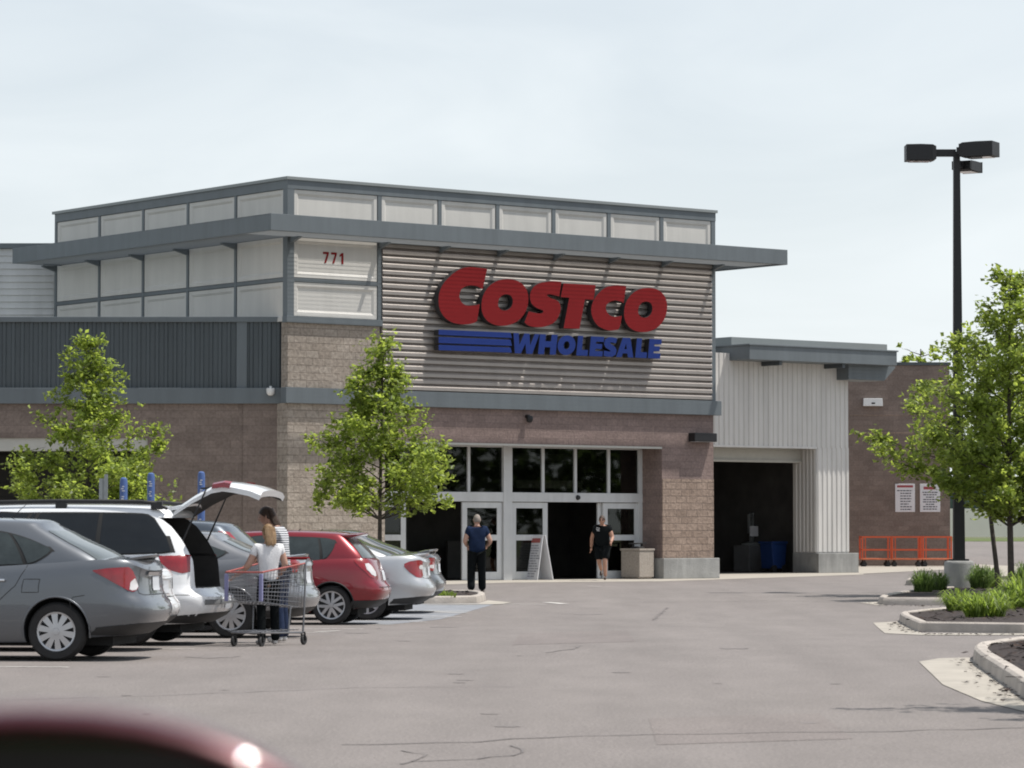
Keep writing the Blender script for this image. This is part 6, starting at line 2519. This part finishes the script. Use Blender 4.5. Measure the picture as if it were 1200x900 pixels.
def person(label, loc, rz, k, J, look, look_f, hair, top, legs_m, shoes, bald=False, sleeve=.55, shorts=False, skin_m='skin', build=1.0, long_hair=0.0, thumb=None):
    """J: joints in metres for a 1.75 m figure facing +y; k scales it"""
    root = empty('person', loc, rz)
    tag(root, label, 'person')
    V = lambda n: Vector(J[n]) * k
    b = build * k
    head_c = V('head')
    f = Vector(look_f).normalized()
    up = (Vector(J['head']) - Vector(J['neck'])).normalized()
    names = [('pelvis', (.150 * b, .105 * b)), ('waist', (.135 * b, .10 * b)), ('chest', (.165 * b, .115 * b)), ('neckb', (.075 * k, .07 * k)), ('neck', .054 * k),
             ('shL', .068 * b), ('elL', .052 * k), ('wrL', .036 * k), ('shR', .068 * b), ('elR', .052 * k), ('wrR', .036 * k),
             ('hipL', .088 * b), ('knL', .068 * k), ('anL', .048 * k), ('hipR', .088 * b), ('knR', .068 * k), ('anR', .048 * k)]
    idx = {n: i for i, (n, r) in enumerate(names)}
    pts = [(V(n), r) for n, r in names]
    E = [('pelvis', 'waist'), ('waist', 'chest'), ('chest', 'neckb'), ('neckb', 'neck'), ('chest', 'shL'), ('shL', 'elL'), ('elL', 'wrL'), ('chest', 'shR'), ('shR', 'elR'), ('elR', 'wrR'),
         ('pelvis', 'hipL'), ('hipL', 'knL'), ('knL', 'anL'), ('pelvis', 'hipR'), ('hipR', 'knR'), ('knR', 'anR')]
    pts.append((head_c - up * .02 * k, .05 * k))
    ed = [(idx[a], idx[c]) for a, c in E] + [(idx['neck'], len(pts) - 1)]
    extra = [head_mesh(head_c, f, up, k * 1.06)]
    for sd_, sgn in (('L', 1), ('R', -1)):
        d = V('wr' + sd_) - V('el' + sd_)
        th = Vector((0, 1, .15)) if thumb is None else Vector(thumb)
        extra += hand(V('wr' + sd_), d, sgn * -1, th, k)
    skin('body', pts, ed, M[skin_m], root, 0, 2, extra)
    # top
    g = 1.0
    q = [(V('pelvis') + Vector((0, 0, -.11 * k)), (.178 * b, .136 * b)), (V('pelvis') + Vector((0, 0, .06 * k)), (.175 * b, .134 * b)), (V('chest'), (.196 * b, .142 * b)), (V('neckb') - Vector((0, 0, .01 * k)), .082 * k),
         (V('shL'), .088 * b), (V('shL').lerp(V('elL'), sleeve), .075 * b), (V('shR'), .088 * b), (V('shR').lerp(V('elR'), sleeve), .075 * b)]
    skin('shirt', q, [(0, 1), (1, 2), (2, 3), (2, 4), (4, 5), (2, 6), (6, 7)], M[top], root, 0, 2)
    q = [(V('pelvis') + Vector((0, 0, .08 * k)), (.160 * b, .120 * b)), (V('hipL'), .112 * b), (V('hipR'), .112 * b)]
    e = [(0, 1), (0, 2)]
    for sd_, h in (('L', 1), ('R', 2)):
        if shorts:
            q.append((V('kn' + sd_).lerp(V('hip' + sd_), .05), .098 * b))
            e.append((h, len(q) - 1))
        else:
            q.append((V('kn' + sd_), .084 * b))
            e.append((h, len(q) - 1))
            q.append((V('an' + sd_) + Vector((0, 0, -.03)), .080 * b))
            e.append((len(q) - 2, len(q) - 1))
    skin('trousers' if not shorts else 'shorts', q, e, M[legs_m], root, 0, 2)
    for sd_ in 'LR':
        a = V('an' + sd_)
        t = V('to' + sd_)
        d = (t - a)
        heel = a + Vector((0, 0, -.035 * k)) - Vector((d.x, d.y, 0)).normalized() * .035 * k
        skin('shoe', [(heel, .040 * k), (a.lerp(t, .5) + Vector((0, 0, -.012 * k)), (.046 * k, .038 * k)), (t, (.042 * k, .030 * k))], [(0, 1), (1, 2)], M[shoes], root, 0, 2)
    u = (up - f * up.dot(f)).normalized()
    ax = (f.cross(u), f, u)

    def cap(p):
        # hair covers crown, back and sides down to the ears
        lim = -.42 + .92 * max(0, min(1, (p.y + .35) / 1.15))
        if bald: lim = -.1 if p.y < .1 else .9
        z = max(p.z, lim)
        return Vector((p.x, min(p.y, .82), z))
    if bald:
        def ring(p): return Vector((p.x, min(p.y, .25), max(-.5, min(p.z, .62))))
        blob('hair', head_c, ax, (.083 * k, .107 * k, .128 * k), M[hair], root, ring)
    else:
        hs = .94 if hair == 'hair_grey' else 1.0
        blob('hair', head_c + u * .004 * k, ax, (.089 * k * hs, .112 * k * hs, .134 * k * hs), M[hair], root, cap)
        if long_hair:
            base = head_c - f * .055 * k
            skin('hair', [(base + u * .06 * k, (.085 * k, .06 * k)), (base - u * .06 * k - f * .022 * k, (.092 * k, .058 * k)), (base - u * (.06 + long_hair * .55) * k - f * .045 * k, (.078 * k, .045 * k)), (base - u * (.06 + long_hair) * k - f * .05 * k, (.045 * k, .025 * k))], [(0, 1), (1, 2), (2, 3)], M[hair], root, 0, 2)
            rh = random.Random(3)
            m = MB()
            for q in range(46):                  # loose strands over the mass of hair
                an = rh.uniform(-1.25, 1.25)
                o0 = ax[0] * math.sin(an) * .082 * k - f * (math.cos(an) * .055 + .055) * k
                w_ = rh.uniform(.65, 1.15)
                m.tube([head_c + o0 * .9 + u * .085 * k, head_c + o0 * 1.12 - u * .03 * k, head_c + o0 * 1.06 - f * .02 * k - u * (.06 + long_hair * .6 * w_) * k, head_c + o0 * (.75 + .3 * rh.random()) - f * .035 * k - u * (.07 + long_hair * w_) * k], [.005, .009, .008, .003], n=5)
            m.build('hair_strands', M[hair], root, smooth=True)
    # eyes
    m = MB()
    for sg in (1, -1):
        c = head_c + ax[0] * (.031 * sg * k) + f * .083 * k + u * .010 * k
        m.lathe([(0, -.006), (.010, -.004), (.011, 0), (.010, .004), (0, .006)], n=10, c=c)
    m.build('eyes', M['ink'], root, smooth=True)
    return root


BASEJ = dict(pelvis=(0, 0, .97), waist=(0, .005, 1.13), chest=(0, -.005, 1.34), neckb=(0, -.02, 1.48), neck=(0, -.005, 1.535), head=(0, .02, 1.635),
             shL=(-.185, -.01, 1.42), elL=(-.25, -.03, 1.13), wrL=(-.26, .08, .89), shR=(.185, -.01, 1.42), elR=(.25, -.03, 1.13), wrR=(.26, .08, .89),
             hipL=(-.09, 0, .91), knL=(-.10, .02, .50), anL=(-.105, -.02, .085), toL=(-.125, .15, .035), hipR=(.09, 0, .91), knR=(.10, .02, .50), anR=(.105, -.02, .085), toR=(.125, .15, .035))

# man in navy walking away towards the doors
J = dict(BASEJ)
J.update(elL=(-.285, -.06, 1.15), wrL=(-.20, .14, 1.05), elR=(.30, -.05, 1.15), wrR=(.25, .16, 1.06), chest=(0, .01, 1.34), knL=(-.12, .08, .50), anL=(-.15, -.14, .10), toL=(-.18, .02, .04), knR=(.115, .06, .50), anR=(.13, .10, .085), toR=(.15, .27, .035))
person('grey haired man in a navy shirt and dark trousers seen from behind, near the doors', gnd(559, 695.5), R(8), 1.0, J, None, (-.1, 1, 0), 'hair_grey', 'navy', 'black_cloth', 'shoe_brown', skin_m='skin', build=1.16, sleeve=.62)
# man in black striding out of the right hand doors
J = dict(BASEJ)
J.update(knL=(-.09, .20, .53), anL=(-.09, .12, .10), toL=(-.10, .30, .05), knR=(.09, .04, .52), anR=(.07, -.34, .28), toR=(.07, -.27, .12), chest=(0, .04, 1.34), neckb=(0, .05, 1.48), neck=(0, .06, 1.535), head=(0, .09, 1.635), shL=(-.185, .06, 1.42), shR=(.185, .0, 1.42), elL=(-.29, .10, 1.16), wrL=(-.27, .34, 1.04), elR=(.31, -.16, 1.15), wrR=(.33, -.20, .89), hipL=(-.09, .02, .91), hipR=(.09, -.02, .91))
p = gnd(706, 680.5)
person('man in a black t-shirt, black shorts and dark glasses striding out of the doors', p, R(172), 1.03, J, None, (.05, 1, -.05), 'hair_brown', 'black_cloth', 'black_cloth', 'black_plastic' if False else 'shoe_brown', shorts=True, skin_m='skin_tan', build=1.30)
pr = [o for o in COL.objects if o.name.startswith('person')][-1]
hc = Vector((0, .09, 1.635)) * 1.03
m = MB()
for sg in (1, -1): m.lathe([(0, -.02), (.022, -.016), (.026, 0), (.022, .016), (0, .02)], n=12, c=(hc.x + sg * .034, hc.y + .088, hc.z + .012))
m.box(-.08, .08, hc.y + .085, hc.y + .10, hc.z + .018, hc.z + .026)
m.build('sunglasses', M['black'], pr, smooth=True)
m = MB()
for (a, c) in (((.05, .205, 1.42), (.14, .175, 1.44)), ((.06, .21, 1.385), (.15, .18, 1.40)), ((.06, .21, 1.35), (.13, .19, 1.36))): m.bar(Vector(a) * 1.03, Vector(c) * 1.03, .022, .014)
m.build('shirt_print', M['white_cloth'], pr)

# woman in a striped top and the girl at the cart
ms, nt2, out2 = new_mat('striped_cotton')
tc2 = N(nt2, 'ShaderNodeTexCoord')
wv = N(nt2, 'ShaderNodeTexWave', Scale=11.0, Distortion=0.3)
wv.bands_direction = 'Z'
nt2.links.new(tc2.outputs['Object'], wv.inputs['Vector'])
cr2 = N(nt2, 'ShaderNodeValToRGB')
cr2.color_ramp.elements[0].color = (.10, .11, .13, 1)
cr2.color_ramp.elements[1].color = (.62, .63, .65, 1)
cr2.color_ramp.elements[0].position = .42
cr2.color_ramp.elements[1].position = .55
nt2.links.new(wv.outputs['Fac'], cr2.inputs[0])
p2 = N(nt2, 'ShaderNodeBsdfPrincipled', Roughness=0.9)
nt2.links.new(cr2.outputs[0], p2.inputs['Base Color'])
nt2.links.new(p2.outputs[0], out2.inputs['Surface'])
M['striped'] = ms
J = dict(BASEJ)
J.update(elR=(.24, .08, 1.17), wrR=(.15, .30, 1.07), elL=(-.24, .08, 1.17), wrL=(-.14, .30, 1.07), chest=(0, .04, 1.34), neckb=(0, .08, 1.47), neck=(0, .13, 1.52), head=(0, .19, 1.61), shL=(-.18, .05, 1.41), shR=(.18, .05, 1.41))
pw = gnd(327, 754.0)
person('woman with brown hair in a striped top standing behind the girl', (pw.x, pw.y + .35, gz(pw.y)), R(78), .985, J, None, (.0, 1, -.25), 'hair_brown', 'striped', 'jeans', 'shoe_white', build=.93, long_hair=.13, sleeve=.6)
J = dict(BASEJ)
J.update(elL=(-.30, .0, 1.16), wrL=(-.46, .16, 1.00), elR=(.25, -.03, 1.15), wrR=(.20, .14, 1.02), head=(.0, .03, 1.635))
pg = gnd(314, 756.0)
person('girl with fair hair in a white t-shirt reaching out behind the shopping cart', (pg.x, pg.y + .02, gz(pg.y)), R(18), .84, J, None, (-.25, 1, -.1), 'hair_blond', 'white_cloth', 'black_cloth', 'shoe_white', build=.86, long_hair=.13, sleeve=.5)

# ------------------------------------------------------------------ shopping cart
pc = gnd(310, 756.2)
ctf = Vector((-.42, -.90, 0)).normalized()
cart = empty('shopping_cart', (pc.x + .0, pc.y - .10, gz(pc.y)), math.atan2(ctf.y, ctf.x))
tag(cart, 'large wire shopping cart with a red rim and handle in front of the girl', 'cart')
# x forward, origin at the middle
fw, rw_ = .25, .31            # half widths front / rear
xF, xRr = .50, -.46
zFt, zRt = .90, 1.00
zFb, zRb = .55, .46
lerp = lambda a, b, t: a + (b - a) * t


def rim(x):
    t = (x - xRr) / (xF - xRr)
    return lerp(rw_, fw, t), lerp(zRt, zFt, t), lerp(rw_ - .05, fw - .05, t), lerp(zRb, zFb, t)


m = MB()
for sg in (1, -1):
    for i in range(15):
        x = lerp(xRr, xF, i / 14)
        w1, z1, w0, z0 = rim(x)
        m.tube([(x, sg * w1, z1), (x, sg * w0, z0)], .0035, n=4, cap=False)
    for j in range(1, 9):
        t = j / 9
        a, b_ = rim(xRr), rim(xF)
        m.tube([(xRr, sg * lerp(a[2], a[0], t), lerp(a[3], a[1], t)), (xF, sg * lerp(b_[2], b_[0], t), lerp(b_[3], b_[1], t))], .0035 if j % 3 else .005, n=4, cap=False)
for x in (xF, xRr):
    w1, z1, w0, z0 = rim(x)
    for i in range(11):
        u = -1 + 2 * i / 10
        m.tube([(x, u * w1, z1), (x, u * w0, z0)], .0035, n=4, cap=False)
    for j in range(1, 9):
        t = j / 9
        m.tube([(x, -lerp(w0, w1, t), lerp(z0, z1, t)), (x, lerp(w0, w1, t), lerp(z0, z1, t))], .0035, n=4, cap=False)
for i in range(12):
    x = lerp(xRr, xF, i / 11)
    w1, z1, w0, z0 = rim(x)
    m.tube([(x, -w0, z0), (x, w0, z0)], .0035, n=4, cap=False)
for i in range(9):
    u = -1 + 2 * i / 8
    m.tube([(xRr, u * rim(xRr)[2], zRb), (xF, u * rim(xF)[2], zFb)], .0035, n=4, cap=False)
m.build('basket', M['wire'], cart)
m = MB()
for a, b_ in (((xRr, rw_, zRt), (xF, fw, zFt)), ((xRr, -rw_, zRt), (xF, -fw, zFt)), ((xF, fw, zFt), (xF, -fw, zFt))): m.tube([a, b_], .011, n=8)
m.build('basket_rim', M['rim_red'], cart, smooth=True)
m = MB()
for sg in (1, -1):
    m.tube([(xRr, sg * (rw_ - .02), .14), (xRr - .02, sg * (rw_ - .01), .5), (xRr - .03, sg * rw_, 1.0), (xRr - .10, sg * rw_, 1.06)], .013, n=8)
    m.tube([(xRr, sg * (rw_ - .02), .15), (xF - .05, sg * (fw - .05), .17)], .013, n=8)
    m.tube([(xRr + .30, sg * .25, .16), (xRr + .26, sg * .26, .48)], .011, n=8)
m.tube([(xF - .05, fw - .05, .17), (xF + .02, 0, .17), (xF - .05, -fw + .05, .17)], .013, n=8)
m.build('frame', M['wire'], cart, smooth=True)
m = MB()
for i in range(10):
    x = lerp(xRr + .02, xF - .05, i / 9)
    m.tube([(x, -.24, .185), (x, .24, .185)], .004, n=4)
for u in (-.2, -.1, 0, .1, .2): m.tube([(xRr, u, .185), (xF - .02, u, .185)], .004, n=4)
m.build('lower_rack', M['wire'], cart)
m = MB().tube([(xRr - .10, -rw_ - .01, 1.06), (xRr - .10, rw_ + .01, 1.06)], .017, n=10)
m.build('handle', M['red_sign'], cart, smooth=True)
for sg in (1, -1):
    MB().box(xF - .015, xF + .02, sg * (fw - .01) - .022, sg * (fw - .01) + .022, .55, .88).build('corner_guard', M['lavender'], cart, bevel=.008)
    for x, yy in ((xRr, rw_ - .02), (xF - .08, fw - .06)):
        w_ = MB().lathe([(.02, -.018), (.055, -.018), (.064, -.010), (.064, .010), (.055, .018), (.02, .018)], axis='y', n=20, c=(x - .02, sg * yy, .064))
        w_.bar((x - .02, sg * yy + .024, .06), (x, sg * yy + .024, .16), .02, .006)
        w_.bar((x - .02, sg * yy - .024, .06), (x, sg * yy - .024, .16), .02, .006)
        w_.build('caster', M['black_plastic'], cart, smooth=True, angle=40)
m = MB()
for i in range(7): m.tube([(xRr + .05, -.24 + .08 * i, .72), (xRr + .17, -.24 + .08 * i, .98)], .0035, n=4)
for t in (0, .33, .66, 1): m.tube([(xRr + .05 + .12 * t, -.25, .72 + .26 * t), (xRr + .05 + .12 * t, .25, .72 + .26 * t)], .004, n=4)
m.build('child_seat', M['wire'], cart)

# ------------------------------------------------------------------ the camera's own car: door mirror close to the lens
own = empty('red_car', (0.16, 0.0, 0.0), R(90))
tag(own, 'dark red car right beside the camera, only its blurred door mirror in view', 'car')
redp = paint('dark_red_car_paint', (.085, .006, .012), .3, .3)
mx, my, mz = (38 - 600) / F * 1.25 - .0, 1.25, 1.225


def W2L(x, y, z): return (y, -(x - .16), z)          # world -> own car space (x forward)


m = MB()
rows = []
for i in range(11):                                   # rounded shell, open towards the driver
    t = i / 10
    yy = my + .11 * t
    sc = math.sqrt(max(0, 1 - t ** 2.4))
    row = []
    for k in range(40):
        q = 2 * math.pi * k / 40
        cx_ = math.copysign(abs(math.cos(q)) ** (2 / 2.15), math.cos(q)) * .130 * sc
        cz_ = math.copysign(abs(math.sin(q)) ** (2 / 2.15), math.sin(q)) * .079 * sc
        row.append(W2L(mx + cx_, yy, mz + cz_))
    rows.append(row)
m.grid(rows, closed=True)
lip = []
for sc_, dy in ((1, 0), (.993, -.004), (.98, -.0075), (.965, -.009), (.95, -.0075), (.935, -.004), (.925, 0), (.915, .012)):
    row = []
    for k in range(40):
        q = 2 * math.pi * k / 40
        row.append(W2L(mx + math.copysign(abs(math.cos(q)) ** (2 / 2.15), math.cos(q)) * (.130 - .130 * (1 - sc_)), my + dy, mz + math.copysign(abs(math.sin(q)) ** (2 / 2.15), math.sin(q)) * (.079 - .130 * (1 - sc_))))
    lip.append(row)
m.grid(lip, closed=True)
mir = m.build('door_mirror', redp, own, smooth=True, angle=60, weld=True)
m = MB()
m.add([(p[0] + .002, p[1], p[2]) for p in lip[-1]], [list(range(40))])
m.build('mirror_glass', M['mirror_glass'], mir)
m = MB()
m.bar(W2L(mx + .10, my + .05, mz - .04), W2L(.02, my + .06, mz - .13), .07, .05)
m.build('mirror_arm', redp, mir, bevel=.01)
m = MB()
m.box(-.75, 1.15, .02, .14, .32, 1.06)
m.build('door', redp, own, bevel=.03)
m = MB()
m.box(1.155, 2.1, -1.55, .14, .35, .98)
m.build('bonnet', redp, own, bevel=.06)
for y in (.05,):
    make_wheel('wheel', .32, .2, .21, 'five', own, (1.75, y - .02, .32), 1)
